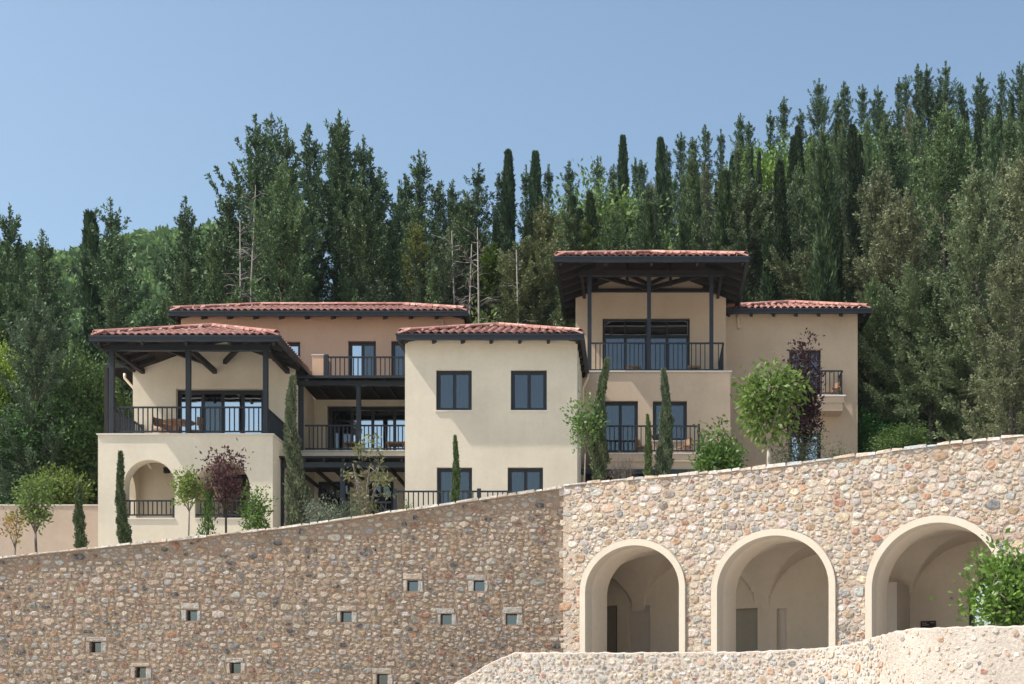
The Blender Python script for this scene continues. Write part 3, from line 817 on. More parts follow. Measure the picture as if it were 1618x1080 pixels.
for k in range(n):
    q = [(c3 - rr * math.cos(math.pi * kk / n), sp3 + rz * math.sin(math.pi * kk / n)) for kk in (k, k + 1) for rr, rz in ((hw3, ri3), (hw3 - .1, ri3 - .1))]
    m.quad(mapR(*q[0], -BD - .1), mapR(*q[1], -BD - .1), mapR(*q[3], -BD - .1), mapR(*q[2], -BD - .1))
m.build('frame', 'frame', wn)
gbox('pane', 'glass_sky', c3 - hw3 + .02, c3 + hw3, BD + .13, BD + .14, FLR + .1, 7.0, wn); gbox('back_panel', 'inner', c3 - hw3, c3 + hw3, BD + .36, BD + .38, FLR, 7.2, wn)
gbox('floor', 'trim', -3.4, RL + 3, -.02, BD + 1, FLR - .1, FLR)
gbox('end_wall', 'vault', -3.6, -3.3, RTH, BD, FLR, 7.4); gbox('front_lining', 'vault', -3.4, -.002, RTH - .25, RTH, FLR, 7.5); gbox('end_wall', 'vault', RL + .6, RL + .9, RTH, BD, FLR, 7.4)
gbox('roof_slab', 'vault', -3.4, RL + 3, .3, BD + .4, 7.65, 7.8)
# pier between second and third bay with a shallow side opening
s_ = tback(1392, 3.0); gbox('pier', 'niche', s_ - .35, tback(1417, 3.0), 3.0, BD - .002, FLR, zback(1400, 920, 3.0))
pq = thing('wall_plaque', 'small dark brown plaque on the wall inside the right arch', 'sign', mapR(tback(1465, BD), zback(1465, 990, BD), -BD))
s0_, s1_ = tback(1455, BD), tback(1479, BD); gbox('panel', 'plaque', s0_, s1_, BD - .03, BD - .002, zback(1465, 998, BD), zback(1465, 981, BD), pq)
for k, (q0, q1) in enumerate(((.1, .42), (.1, .55), (.66, .9))):
    zz = zback(1465, 984.5 + (k % 2) * 3, BD); gbox('text_line', 'cap', s0_ + (s1_ - s0_) * q0, s0_ + (s1_ - s0_) * q1, BD - .034, BD - .031, zz, zz + .012, pq)
sn = thing('wall_sensor', 'small round sensor on the wall inside the right arch', 'sensor', mapR(tback(1503, BD), zback(1503, 945, BD), -BD))
m = MB(); zc = zback(1503, 945, BD); scn = tback(1503, BD); m.tube([mapR(scn, zc, -BD + .002), mapR(scn, zc, -BD + .05)], [.05, .04], 12); m.build('housing', 'niche', sn)
m = MB(); m.tube([mapR(scn, zc, -BD + .0505), mapR(scn, zc, -BD + .06)], [.02, .015], 8); m.build('lens', 'frame', sn)

# ------------------------------------------------------------------ low parapet in the foreground
pw_ = thing('stone_parapet', 'low curved whitish stone parapet in front of the arches, lower right', 'parapet', (1, 33, 0))
path = [(X(640, 35.1), 35.1), (X(715, 34.7), 34.7), (X(805, 34.2), 34.2), (X(1000, 33.2), 33.2), (X(1180, 32.2), 32.2), (X(1280, 31.4), 31.4), (X(1340, 30.3), 30.3), (X(1385, 29.1), 29.1), (X(1430, 27.8), 27.8), (X(1470, 26.9), 26.9), (X(1540, 26.2), 26.2), (X(1618, 25.7), 25.7), (X(1700, 25.2), 25.2)]
pyt = [1122, 1080, 1030, 1030, 1029, 1024, 1018, 1004, 993, 991, 989, 987, 985]
dense = []; 
for k in range(len(path) - 1):
    for q in range(5): t = q / 5; dense.append((path[k][0] + (path[k + 1][0] - path[k][0]) * t, path[k][1] + (path[k + 1][1] - path[k][1]) * t, pyt[k] + (pyt[k + 1] - pyt[k]) * t))
dense.append((*path[-1], pyt[-1]))
for _ in range(2):
    dense = [dense[0]] + [((dense[i - 1][0] + dense[i][0] * 2 + dense[i + 1][0]) / 4, (dense[i - 1][1] + dense[i][1] * 2 + dense[i + 1][1]) / 4, dense[i][2]) for i in range(1, len(dense) - 1)] + [dense[-1]]
ss = [0]
for a, b in zip(dense, dense[1:]): ss.append(ss[-1] + math.hypot(b[0] - a[0], b[1] - a[1]))
ptop = [Z(d[2], d[1]) for d in dense]
nrm = []
for i in range(len(dense)):
    a, b = dense[max(0, i - 1)], dense[min(len(dense) - 1, i + 1)]; dx, dy = b[0] - a[0], b[1] - a[1]; l = math.hypot(dx, dy); nrm.append((dy / l, -dx / l))
DX = [d[0] for d in dense]; DY = [d[1] for d in dense]; NX = [q[0] for q in nrm]; NY = [q[1] for q in nrm]
def mapP(s, z, h):
    nx, ny = lerp(s, ss, NX), lerp(s, ss, NY); return (lerp(s, ss, DX) + nx * h, lerp(s, ss, DY) + ny * h, z)
def ptopf(s): return lerp(s, ss, ptop)
m = MB(); cuts = [ss[-1] * k / 160 for k in range(161)]; r = random.Random(9)
zj = [r.uniform(-.015, .015) for _ in cuts]
for (a, b, ja, jb) in zip(cuts, cuts[1:], zj, zj[1:]):
    za, zb_ = ptopf(a) + ja, ptopf(b) + jb
    m.quad(mapP(a, 0, 0), mapP(b, 0, 0), mapP(b, zb_ - .03, 0), mapP(a, za - .03, 0))
    m.quad(mapP(a, za - .03, 0), mapP(b, zb_ - .03, 0), mapP(b, zb_, -.05), mapP(a, za, -.05))
    m.quad(mapP(a, za, -.05), mapP(b, zb_, -.05), mapP(b, zb_, -.5), mapP(a, za, -.5))
    m.quad(mapP(b, 0, -.5), mapP(a, 0, -.5), mapP(a, za, -.5), mapP(b, zb_, -.5))
m.build('mortar', 'mortar_p', pw_)
sts = stones(41, 0, ss[-1], 2.6, lambda s: ptopf(s) - .02, [], (.105, .08, .058, .04, .026), (120, 1000, 4000, 6000, 6000), 1.35, .012, .36, .024, .2, .17)
s_turn = ss[min(range(len(DX)), key=lambda k: abs(DX[k] / DY[k] * FPX + CXP - 1390))]; rq = random.Random(4); keep = []
for st in sts:
    if st[1][0] > s_turn:
        if rq.random() < .45: continue
        c_ = st[1]; st = ([(c_[0] + (a - c_[0]) * .72, c_[1] + (b - c_[1]) * .8) for a, b in st[0]], c_, st[2] * .7, st[3] * .5)
    keep.append(st)
sts = keep
add_stones(pw_, sts, mapP, PAL_P, 42)
fc = MB(); ks = [k for k in range(len(dense)) if DX[k] > X(800, 34.2)]
for a, b in zip(ks, ks[1:]):
    pa, pb = (DX[a] - NX[a] * .5, DY[a] - NY[a] * .5), (DX[b] - NX[b] * .5, DY[b] - NY[b] * .5)
    qa, qb = mapR(-.3 + (RL + .3) * (a - ks[0]) / (ks[-1] - ks[0]), 0, -.2), mapR(-.3 + (RL + .3) * (b - ks[0]) / (ks[-1] - ks[0]), 0, -.2)
    fc.quad((*pa, 3.0), (*pb, 3.0), (qb[0], qb[1], 3.0), (qa[0], qa[1], 3.0))
fc.build('forecourt_bounce', 'cap', None, kind='structure')  # unseen pale paving, added to throw sunlight up into the arched gallery
# ------------------------------------------------------------------ gravel bed behind the parapet top is hidden

# ------------------------------------------------------------------ houses
def W_(px0, px1, py0, py1, D): return X(px0, D), X(px1, D), Z(py1, D), Z(py0, D)

# --- left house
hA = thing('house', 'cream house with two ground floor arches and a roofed corner terrace, leftmost', 'house', (-14.6, 46, 7.5))
xa0, xa1 = X(155, 46), X(431, 46); zT = Z(687, 46); gA = 7.0
ops = []
for l, r_, top in ((196, 276, 726), (308, 395, 727)):
    x0_, x1_ = X(l, 46), X(r_, 46); hw = (x1_ - x0_) / 2; zs = Z(top, 46) - hw
    ops.append(arch_op((x0_ + x1_) / 2 - xa0, hw, Z(818, 46), zs, hw, 24))
mb = MB(); panel(mb, (xa0, 46), (xa1, 46), gA, zT, ops, .5)
panel(mb, (xa0, 49), (xa0, 46.501), gA, zT, [arch_op(1.3, .92, Z(818, 46), Z(766, 46), .92, 20)], .3)
panel(mb, (xa1, 46.501), (xa1, 53), gA, zT, [], .3)
mb.box(xa0 + .301, xa1 - .301, 46.501, 48.9, zT - .25, zT)           # terrace slab
mb.build('wall', 'cream', hA)
mb = MB(); panel(mb, (xa0 + .301, 49), (xa1 - .301, 49), gA, zT - .251, [rect_op(X(352, 49) - xa0 - .301, X(415, 49) - xa0 - .301, gA + .8, Z(748, 49))], .3)
mb.box(xa0 + .301, xa0 + .36, 46.9, 47.35, gA, zT - .251)
mb.build('porch_wall', 'cream', hA)
MB().box(xa0 + .301, xa1 - .301, 46.501, 48.99, gA + .5, Z(822, 46)).build('porch_floor', 'cap', hA)
box('wall_lamp', 'timber', hA, X(259, 48.9), X(268, 48.9), 48.85, 48.999, Z(747, 48.9), Z(738, 48.9))
window(hA, X(352, 49), X(415, 49), 49, gA + .8, Z(748, 49), 2, glass='glass_dark', sill=False, name='door', curt_cols=())
for l, r_ in ((196, 276), (308, 395)):
    x0_, x1_ = X(l, 46) + .01, X(r_, 46) - .01
    railing(hA, (x0_, 46.1), (x1_, 46.1), Z(817, 46), Z(789, 46), .138, posts=(x1_ - x0_ - .05,), pw=.07)
    box('sill', 'cap', hA, x0_ - .01, x1_ + .01, 45.965, 46.49, Z(820, 46), Z(818, 46) + .001)
box('terrace_cap', 'cap', hA, xa0 - .04, xa1 + .04, 45.95, 46.35, zT + .002, zT + .045)
box('terrace_cap', 'cap', hA, xa1 - .36, xa1 + .04, 46.351, 49.6, zT + .002, zT + .045)
box('terrace_cap', 'cap', hA, xa0 - .04, xa0 + .36, 46.351, 48.9, zT + .002, zT + .045)
box('terrace_floor', 'cap', hA, xa0 + .361, xa1 - .361, 46.351, 48.999, zT + .002, zT + .03)
# upper storey
zR = Z(530, 45.2)
ze = zR - .11
d0, d1 = X(278, 49), X(416, 49)
xw0, xw1 = X(210, 49), xa1
shell(hA, 'cream', xw0, xw1, 49, 51.6, zT - .2, ze + .9, [rect_op(d0 - xw0, d1 - xw0, zT + .03, Z(614, 49))], floors=(zT,), roof=(X(147, 45.2), X(436, 45.2), 45.32, ze, .37))
window(hA, d0, d1, 49, zT + .03, Z(614, 49), 4, glass='glass_sky', sill=False, name='door', setback=.2, widths=(1.15, 1, 1, 1), glasses=('glass_sky', 'glass_dark', 'glass_sky', 'glass_sky'), curt_cols=(1, 2))
ftop = Z(641, 46)
for px in (177, 298, 420):
    x = X(px, 46.1); MB().box(x - .075, x + .075, 46.02, 46.17, zT + .045, Z(553, 46)).build('post', 'metal', hA)
    MB().beam((x, 46.18, Z(549, 46) + .02), (x, 48.99, Z(549, 46) + .02), .13, .17).build('beam', 'timber', hA)
MB().box(X(171, 46), X(426, 46), 46.01, 46.18, Z(553, 46) + .001, Z(543.5, 46)).build('beam', 'metal', hA)
for sx in (-1, 1):
    MB().beam((X(298, 46) + sx * 1.9, 46.2, ze + .35), (X(298, 49) + sx * .35 + .9, 48.98, Z(572, 49)), .12, .15).build('hip_beam', 'timber', hA)
zl = zT + .045
for a, b in ((177, 298), (298, 420)): railing(hA, (X(a, 46.1) + .075, 46.1), (X(b, 46.1) - .075, 46.1), zl, ftop, .15)
railing(hA, (X(420, 46.1), 46.18), (X(420, 46.1), 48.98), zl, ftop, .15, label='side railing of the terrace, right end')
railing(hA, (X(177, 46.1), 46.18), (X(177, 46.1), 48.95), zl, ftop, .15, posts=(2.75,))
hip_roof(hA, X(147, 45.2), X(436, 45.2), 45.32, 52.2, ze, .37, rafters=1.3, label='hipped terracotta roof over the corner terrace')
def downpipe(house, x, y, z0, z1, ox=.35):
    MB().tube([(x + ox, y, z1), (x + ox, y, z1 - .15), (x + .04, y, z1 - .55), (x + .04, y, z0)], [.05] * 4, 8).build('downpipe', 'pipe', house, True)
downpipe(hA, xw1, 49.4, zT + .05, ze - .02); downpipe(hA, xw0 - .09, 49.3, zT + .05, ze - .02, -.3)
# dark lean-to canopy at the far left side
MB().box(X(178, 51), xw0 - .01, 50.2, 52.4, Z(590, 51), Z(585, 51)).build('side_canopy', 'timber', hA)
MB().box(X(178, 51), X(178, 51) + .12, 50.2, 50.32, zT, Z(590, 51) - .001).build('post', 'timber', hA)

# --- rear house with long roof and recessed balconies
hB = thing('house', 'peach house behind, with long tiled roof and two stacked balconies in the recess', 'house', (-9.6, 52, 8))
yB = 51.7; xl, xr = -11.86, X(640, 46) + .02
zF2 = Z(712, 49.3)       # first floor balcony
zF3 = Z(600, 49.3)       # top terrace
ops = [rect_op(X(517, yB) - xl, X(660, yB) - xl, zF2, Z(641, yB)), rect_op(X(502, yB) - xl, X(553, yB) - xl, 8.3, Z(760, yB)), rect_op(X(583, yB) - xl, X(622, yB) - xl, 8.3, Z(760, yB))]
mb = MB(); panel(mb, (xl, yB), (xr + 1.2, yB), 7, zF3 - .1, ops, .3)
mb.box(xl, xl + .05, 49.2, yB - .001, 7, zF3 - .1); mb.build('wall', 'cream', hB)
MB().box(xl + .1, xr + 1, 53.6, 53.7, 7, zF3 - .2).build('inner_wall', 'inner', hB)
window(hB, X(517, yB), X(660, yB), yB, zF2, Z(641, yB), 4, glass='glass_sky', sill=False, name='door', widths=(1, .95, 1, 1), glasses=('glass_dark', 'glass_sky', 'glass_sky', 'glass_sky'), curt='curtain_w', curt_cols=(0,))
window(hB, X(502, yB), X(553, yB), yB, 8.3, Z(760, yB), 2, glass='glass_dark', sill=False, name='door')
window(hB, X(583, yB), X(622, yB), yB, 8.3, Z(760, yB), 2, glass='glass', sill=False, name='door')
box('balcony_slab', 'cream', hB, xl + .051, xr + .5, 49.3, yB - .002, Z(722, 49.3), Z(713, 49.3))
box('balcony_cap', 'cap', hB, xl + .051, xr + .5, 49.26, 49.6, Z(713, 49.3) + .001, Z(711.5, 49.3))
railing(hB, (xl + .25, 49.4), (X(638, 49.4) + .4, 49.4), zF2, Z(671, 49.4), .145)
for px in (476.5, 567): 
    x = X(px, 49.3) if px > 500 else xl + .14
    MB().box(x - .075, x + .075, 49.22, 49.37, Z(711, 49.3), Z(610, 49.3)).build('post', 'metal', hB)
MB().box(xl, xr + .4, 49.2, 49.38, Z(609.5, 49.3) + .001, Z(602, 49.3)).build('beam', 'metal', hB)
for k in range(7):
    x = xl + .5 + k * .62; MB().box(x, x + .09, 49.0, yB - .003, Z(602, 49.3) + .001, Z(602, 49.3) + .13).build('joist', 'timber', hB)
box('terrace_slab', 'soffit', hB, xl, xr + .4, 49.02, 53.0, Z(602, 49.3) + .132, zF3 + .03)
MB().box(xl - .05, xr + .4, 48.9, 49.015, Z(601.5, 49.3) + .002, zF3 + .05).build('fascia', 'metal', hB)
# lower pergola
for px in (445, 542):
    x = X(px, 47.1); MB().box(x - .08, x + .08, 47.0, 47.16, 7, Z(738, 47)).build('post', 'metal', hB)
MB().box(X(441, 47), xr + .2, 46.98, 47.18, Z(738, 47) + .001, Z(730, 47)).build('beam', 'metal', hB)
for k in range(7):
    x = X(450, 47) + k * .64; MB().box(x, x + .09, 46.85, yB - .004, Z(730, 47) + .001, Z(725, 47)).build('joist', 'timber', hB)
box('pergola_deck', 'timber', hB, X(440, 47), xr + .2, 46.8, 49.25, Z(725, 47) + .001, Z(722, 47))
# top terrace rail and the peach storey
ztr = Z(563, 49.4)
railing(hB, (X(516, 49.4), 49.4), (X(640, 49.4) + .4, 49.4), zF3, ztr, .15, posts=(0.0,), pw=.13)
box('parapet_block', 'orange', hB, X(493, 49.4), X(511, 49.4), 49.42, 50.6, zF3 + .03, Z(561, 49.4)); box('parapet_cap', 'cap', hB, X(492, 49.4), X(512, 49.4), 49.4, 50.62, Z(561, 49.4) + .001, Z(561, 49.4) + .04)
yP = 53.0; xo0, xo1 = X(286, yP), X(733, yP); zeB = Z(491, 52.3) - .11
ops = [rect_op(X(550, yP) - xo0, X(594, yP) - xo0, zF3 + .03, Z(538.5, yP)), rect_op(X(618, yP) - xo0, X(662, yP) - xo0, zF3 + .03, Z(538.5, yP)), rect_op(X(452, yP) - xo0, X(474.5, yP) - xo0, Z(572, yP), Z(539.5, yP))]
shell(hB, 'orange', xo0, xo1, yP, 57.0, 8.0, zeB + .35, ops, floors=(zF3,), roof=(X(271, 52.3), X(732, 52.3) + .05, 52.42, zeB, .365))
window(hB, X(550, yP), X(594, yP), yP, zF3 + .03, Z(538.5, yP), 2, sill=False, name='door', glasses=('glass_sky', 'glass'))
window(hB, X(618, yP), X(662, yP), yP, zF3 + .03, Z(538.5, yP), 2, sill=False, name='door')
window(hB, X(452, yP), X(474.5, yP), yP, Z(572, yP), Z(539.5, yP), 1, glass='glass_sky', sill=False)
hip_roof(hB, X(271, 52.3), X(732, 52.3) + .05, 52.42, 57.6, zeB, .365, rafters=.9, rafter_in=.7, label='long low hipped terracotta roof')
downpipe(hB, X(699, yP), yP - .05, Z(530, yP), zeB + .1, 0)

# --- central cream block
hC = thing('house', 'plain cream two storey block with four dark framed windows, in the middle', 'house', (-4.8, 46, 8))
xc0, xc1 = X(640, 46), X(912, 46); zeC = Z(527.5, 45.4) - .11
wins = [(689, 745.5, 584, 648), (807, 864, 584, 648)]; low = [(690, 746, 738, 800), (802, 858, 738, 800)]
ops = [rect_op(X(a, 46) - xc0, X(b, 46) - xc0, Z(d, 46), Z(c, 46)) for a, b, c, d in wins + low]
shell(hC, 'cream', xc0, xc1, 46, 50.8, 7.0, zeC + .25, ops, roof=(X(632, 45.4), X(917, 45.4), 45.52, zeC, .365), extra=[rect_op(.45, .95, Z(618, 47), Z(592, 47))], floors=(Z(690, 46),))
for a, b, c, d in wins: window(hC, X(a, 46), X(b, 46), 46, Z(d, 46), Z(c, 46), 2, setback=.13)
for a, b, c, d in low: window(hC, X(a, 46), X(b, 46), 46, Z(d, 46), Z(c, 46), 2 if a > 700 else 1, sill=False, name='door', setback=.13, glass='glass_dark' if a < 700 else 'glass')
hip_roof(hC, X(632, 45.4), X(917, 45.4), 45.52, 51.5, zeC, .365, rafters=.92, rafter_in=.6, label='hipped terracotta roof of the plain block')
downpipe(hC, xc1, 49.6, 9, zeC - .02, .22)
# garden railing in front of it
gr = thing('garden_railing', 'low charcoal railing with square posts at the foot of the plain cream block', 'railing', (X(700, 44.6), 44.6, Z(800, 44.6)))
railing(gr, (X(622, 44.6), 44.6), (X(810, 44.6), 44.6), Z(800, 44.6) - .35, Z(775, 44.6), .15, posts=(.06, X(757, 44.6) - X(622, 44.6)), pw=.12)
gr2 = thing('garden_railing', 'short lower charcoal railing behind the bare branched shrub', 'railing', (X(600, 45), 45, Z(815, 45)))
railing(gr2, (X(556, 45), 45.0), (X(617, 45), 45.0), Z(820, 45) - .3, Z(792, 45), .15)

# --- tower block with roofed upper terrace
hD = thing('house', 'tall tan block with roofed top terrace on three dark posts', 'house', (.5, 50, 8))
xd0, xd1 = X(914, 50), X(1154, 50); zTD = Z(588, 50)
ops = [rect_op(X(952, 50) - xd0, X(1008, 50) - xd0, Z(716, 50), Z(633, 50)), rect_op(X(1031.5, 50) - xd0, X(1085.5, 50) - xd0, Z(695.5, 50), Z(633, 50)), rect_op(X(925, 50) - xd0, X(1100, 50) - xd0, 8.6, Z(752, 50))]
shell(hD, 'tan', xd0, xd1, 50, 53, 7.5, zTD, ops, floors=(Z(716, 50),))
MB().box(xd0 + .3, xd1 - .3, 50.3, 53, zTD - .2, zTD - .002).build('terrace_slab', 'tan', hD)
window(hD, X(952, 50), X(1008, 50), 50, Z(716, 50), Z(633, 50), 2, sill=False, name='door', setback=.15)
window(hD, X(1031.5, 50), X(1085.5, 50), 50, Z(695.5, 50), Z(633, 50), 2, setback=.15)
window(hD, X(925, 50), X(1100, 50), 50, 8.6, Z(752, 50), 4, sill=False, name='door', glass='glass_dark', curt_cols=())
box('terrace_cap', 'cap', hD, xd0, xd1 + .05, 49.94, 50.5, zTD + .002, zTD + .05)
box('terrace_floor', 'cap', hD, xd0, xd1, 50.501, 52.99, zTD + .002, zTD + .03)
# balcony of the storey below
bx0, bx1 = X(933, 48.9), X(1107, 48.9)
box('balcony_slab', 'tan', hD, bx0, bx1, 48.9, 49.999, Z(729, 48.9), Z(717, 48.9)); box('balcony_cap', 'cap', hD, bx0 - .03, bx1 + .03, 48.86, 49.998, Z(717, 48.9) + .001, Z(715.3, 48.9))
box('balcony_beam', 'tan', hD, bx0 + .05, bx1 + .02, 48.95, 49.998, Z(741, 48.9), Z(729, 48.9) - .001)
box('canopy_fascia', 'metal', hD, X(913, 49), bx1 + .03, 48.85, 49.0, Z(748, 48.9), Z(741.5, 48.9)); box('canopy_deck', 'timber', hD, X(913, 49), bx1 + .03, 49.001, 49.998, Z(744, 48.9), Z(741.5, 48.9))
zb1, zb2 = Z(715.3, 48.9), Z(671, 48.9)
railing(hD, (bx0 + .05, 48.98), (bx1 - .05, 48.98), zb1, zb2, .15)
railing(hD, (bx1 - .05, 49.0), (bx1 - .05, 49.97), zb1, zb2, .15, posts=(.02,), pw=.07); railing(hD, (bx0 + .05, 49.0), (bx0 + .05, 49.97), zb1, zb2, .15)
# upper storey, porch and roof
xu0, xu1 = X(909.5, 53), X(1147, 53); zeD = Z(405, 48.8) - .11
d0, d1 = X(952, 53), X(1090, 53)
shell(hD, 'tan', xu0, xu1, 53, 57, zTD - .2, zeD + .3, [rect_op(d0 - xu0, d1 - xu0, zTD + .03, Z(502, 53))], floors=(zTD,), roof=(X(880, 48.8), X(1179, 48.8), 48.92, zeD, .362))
window(hD, d0, d1, 53, zTD + .03, Z(502, 53), 4, sill=False, name='door', setback=.15, transom=Z(530, 53), curt='curtain', curt_cols=(0, 1, 2, 3))
# gable infill between tie beam and roof
zbm0, zbm1 = Z(436, 50.2), Z(428, 50.2)
for px in (931.5, 1025.5, 1124):
    x = X(px, 50.2); MB().box(x - .07, x + .07, 50.13, 50.27, zTD + .05, zbm0 - .001).build('post', 'metal', hD)
MB().box(X(915, 50.2), X(1144, 50.2), 50.11, 50.29, zbm0, zbm1).build('beam', 'timber', hD)
MB().box(xu0 + .3, xu1 - .3, 52.85, 52.999, Z(462, 53), Z(457.5, 53)).build('tie_beam', 'timber', hD)
for x in (X(918.5, 50.2), X(1141, 50.2)): MB().beam((x, 50.3, zbm1 - .02), (x, 52.99, zbm1 - .02), .10, .16).build('beam', 'timber', hD)
xm = X(1025.5, 50.2)
for sx in (-1, 1):
    MB().beam((xm + sx * 1.75, 50.32, zbm0 + .05), (xm + sx * .05, 52.8, Z(458, 53)), .11, .15).build('hip_beam', 'timber', hD)
    MB().beam((xm + sx * .9, 50.32, zbm1), (xm + sx * .05, 52.7, Z(452, 53)), .09, .12).build('hip_beam', 'timber', hD)
    x = xm + sx * .78; MB().box(x - .055, x + .055, 51.3, 51.41, Z(450, 51.3), zeD + .9).build('king_post', 'timber', hD)
zr1 = Z(541, 50.2)
for a, b in ((931.5, 1025.5), (1025.5, 1124)): railing(hD, (X(a, 50.2) + .07, 50.2), (X(b, 50.2) - .07, 50.2), zTD + .05, zr1, .15)
railing(hD, (X(1124, 50.2) + .07, 50.2), (X(1143, 50.2), 50.2), zTD + .05, zr1, .15)
railing(hD, (X(1143, 50.2), 50.23), (X(1143, 50.2), 52.97), zTD + .05, zr1, .15)
hip_roof(hD, X(880, 48.8), X(1179, 48.8), 48.92, 55.3, zeD, .362, rafters=1.62, rafter_in=1.3, label='large hipped terracotta roof with deep dark eaves')
# --- right wing
hE = thing('house', 'tan right wing with a small projecting balcony, rightmost', 'house', (6, 54, 9))
xe0, xe1 = xu1 + .003, X(1355, 54); zeE = Z(487.5, 53.4) - .10
ops = [rect_op(X(1247, 54) - xe0, X(1297, 54) - xe0, Z(624, 54), Z(552, 54)), rect_op(X(1247, 54) - xe0, X(1297, 54) - xe0, Z(735, 54), Z(683, 54))]
shell(hE, 'tan', xe0, xe1, 54, 58.5, 8, zeE + .25, ops, floors=(Z(624, 54),), roof=(xu1 + .03, X(1372, 53.4), 53.52, zeE, .365))
window(hE, X(1247, 54), X(1297, 54), 54, Z(624, 54), Z(552, 54), 2, sill=False, name='door', glass='glass_dark')
window(hE, X(1247, 54), X(1297, 54), 54, Z(735, 54), Z(683, 54), 2, sill=False, name='door', glass='glass_sky')
ex0, ex1 = X(1236, 53), X(1334, 53)
box('balcony_slab', 'tan', hE, ex0, ex1, 53, 53.999, Z(636, 53), Z(626, 53)); box('balcony_cap', 'cap', hE, ex0 - .04, ex1 + .05, 52.95, 53.998, Z(626, 53) + .001, Z(623.8, 53))
m = MB(); z1_, z0_ = Z(636, 53) - .001, Z(648, 53); m.v = [(ex0 + .05, 53.04, z0_), (ex1 - .05, 53.04, z0_), (ex1 - .05, 53.998, z0_ - .0), (ex0 + .05, 53.998, z0_), (ex0 + .05, 53.04, z1_), (ex1 - .05, 53.04, z1_), (ex1 - .05, 53.998, z1_), (ex0 + .05, 53.998, z1_)]
m.f = [(3, 2, 1, 0), (4, 5, 6, 7), (0, 1, 5, 4), (1, 2, 6, 5), (2, 3, 7, 6), (3, 0, 4, 7)]; m.build('corbel', 'tan', hE)
zb1, zb2 = Z(623.8, 53), Z(584, 53)
railing(hE, (ex0 + .06, 53.08), (ex1 - .06, 53.08), zb1, zb2, .15); railing(hE, (ex1 - .06, 53.1), (ex1 - .06, 53.97), zb1, zb2, .12); railing(hE, (ex0 + .06, 53.1), (ex0 + .06, 53.97), zb1, zb2, .12)
hip_roof(hE, xu1 + .03, X(1372, 53.4), 53.52, 59, zeE, .365, rafters=.86, sides=('R',), rafter_in=.7, label='hipped terracotta roof of the right wing')
downpipe(hE, X(1166, 54), 53.95, Z(512, 54), zeE + .05, 0)

# --- beige garden wall on the far left
bw = thing('garden_wall', 'plain beige plastered wall left of the arched house', 'wall', (-22, 50, 7))
box('plaster_face', 'retain', bw, -34, X(158, 49.2), 49.2, 49.6, 6, Z(798.5, 49.2)); box('coping', 'cap', bw, -34, X(158, 49.2), 49.17, 49.63, Z(798.5, 49.2) + .001, Z(797, 49.2))

# ------------------------------------------------------------------ terrace furniture
def chair(name, label, x, y, z, rot, mat='wood', group=None):
    t = thing(name, label, 'chair', (x, y, z), group); t.rotation_euler = (0, 0, rot)
    def loc(mb, nm):
        o = bpy.data.objects.new(nm, mb.mesh(nm, mat)); COL.objects.link(o); o.parent = t
    loc(MB().box(-.24, .24, -.24, .24, .40, .45), 'seat')
    m = MB()
    for k in range(8):
        a0, a1 = -1.0 + 2.0 * k / 8, -1.0 + 2.0 * (k + 1) / 8
        p = lambda a, rr, zz: (rr * math.sin(a), -.02 + rr * math.cos(a), zz)
        for r0_, r1_ in ((.27, .30),):
            m.quad(p(a0, r0_, .60), p(a1, r0_, .60), p(a1, r0_ + .03, .88), p(a0, r0_ + .03, .88)); m.quad(p(a1, r1_, .60), p(a0, r1_, .60), p(a0, r1_ + .03, .88), p(a1, r1_ + .03, .88))
            m.quad(p(a0, r0_ + .03, .88), p(a1, r0_ + .03, .88), p(a1, r1_ + .03, .88), p(a0, r1_ + .03, .88)); m.quad(p(a0, r1_, .6), p(a1, r1_, .6), p(a1, r0_, .6), p(a0, r0_, .6))
    loc(m, 'backrest')
    for sx in (-1, 1):
        loc(MB().beam((sx * .25, .24, 0), (sx * .22, .22, .62), .035), 'leg'); loc(MB().beam((sx * .25, -.24, 0), (sx * .21, -.2, .40), .035), 'leg')
    return t
zt0 = zT + .03
chair('chair', 'wooden chair left of the round table on the corner terrace', X(256, 47.4), 47.4, zt0, R(70))
chair('chair', 'wooden chair with curved back behind the round terrace table', X(270, 48.3), 48.3, zt0, R(10))
chair('chair', 'wooden chair right of the round table on the corner terrace', X(306, 47.6), 47.6, zt0, R(-80))
tb_ = thing('terrace_table', 'round wooden table on the corner terrace between chairs', 'table', (X(283, 47.6), 47.6, zt0))
xx, yy = tb_.location.x, tb_.location.y
MB().tube([(xx, yy, zt0 + .72), (xx, yy, zt0 + .755)], [.52, .52], 24).build('tabletop', 'wood', tb_)
for k in range(4):
    a = .6 + k * math.pi / 2; MB().beam((xx + .36 * math.cos(a), yy + .36 * math.sin(a), zt0), (xx + .2 * math.cos(a), yy + .2 * math.sin(a), zt0 + .72), .04).build('leg', 'wood', tb_)
def low_table(label, x, y, z, r_=.3, h=.5):
    t = thing('side_table', label, 'table', (x, y, z)); MB().tube([(x, y, z + h), (x, y, z + h + .03)], [r_, r_], 20).build('tabletop', 'timber', t)
    MB().tube([(x, y, z), (x, y, z + h)], [.03, .03], 8).build('leg', 'timber', t); MB().tube([(x, y, z), (x, y, z + .02)], [.18, .18], 16).build('base', 'timber', t)
zm = Z(715.3, 48.9)
chair('chair', 'tan chair at the right end of the balcony under the roofed top terrace', X(1082, 49.5), 49.5, zm, R(-60)).scale = (.8, .8, .72); chair('chair', 'tan chair beside the dark balcony door of the tall block', X(1014, 49.5), 49.5, zm, R(75)).scale = (.8, .8, .72)
low_table('round dark table between the two tan balcony chairs', X(1042, 49.55), 49.55, zm, .32, .68)
chair('chair', 'light wooden chair on the small balcony of the right wing', X(1318, 53.5), 53.5, Z(623.8, 53), R(-70)).scale = (.8, .8, .72)
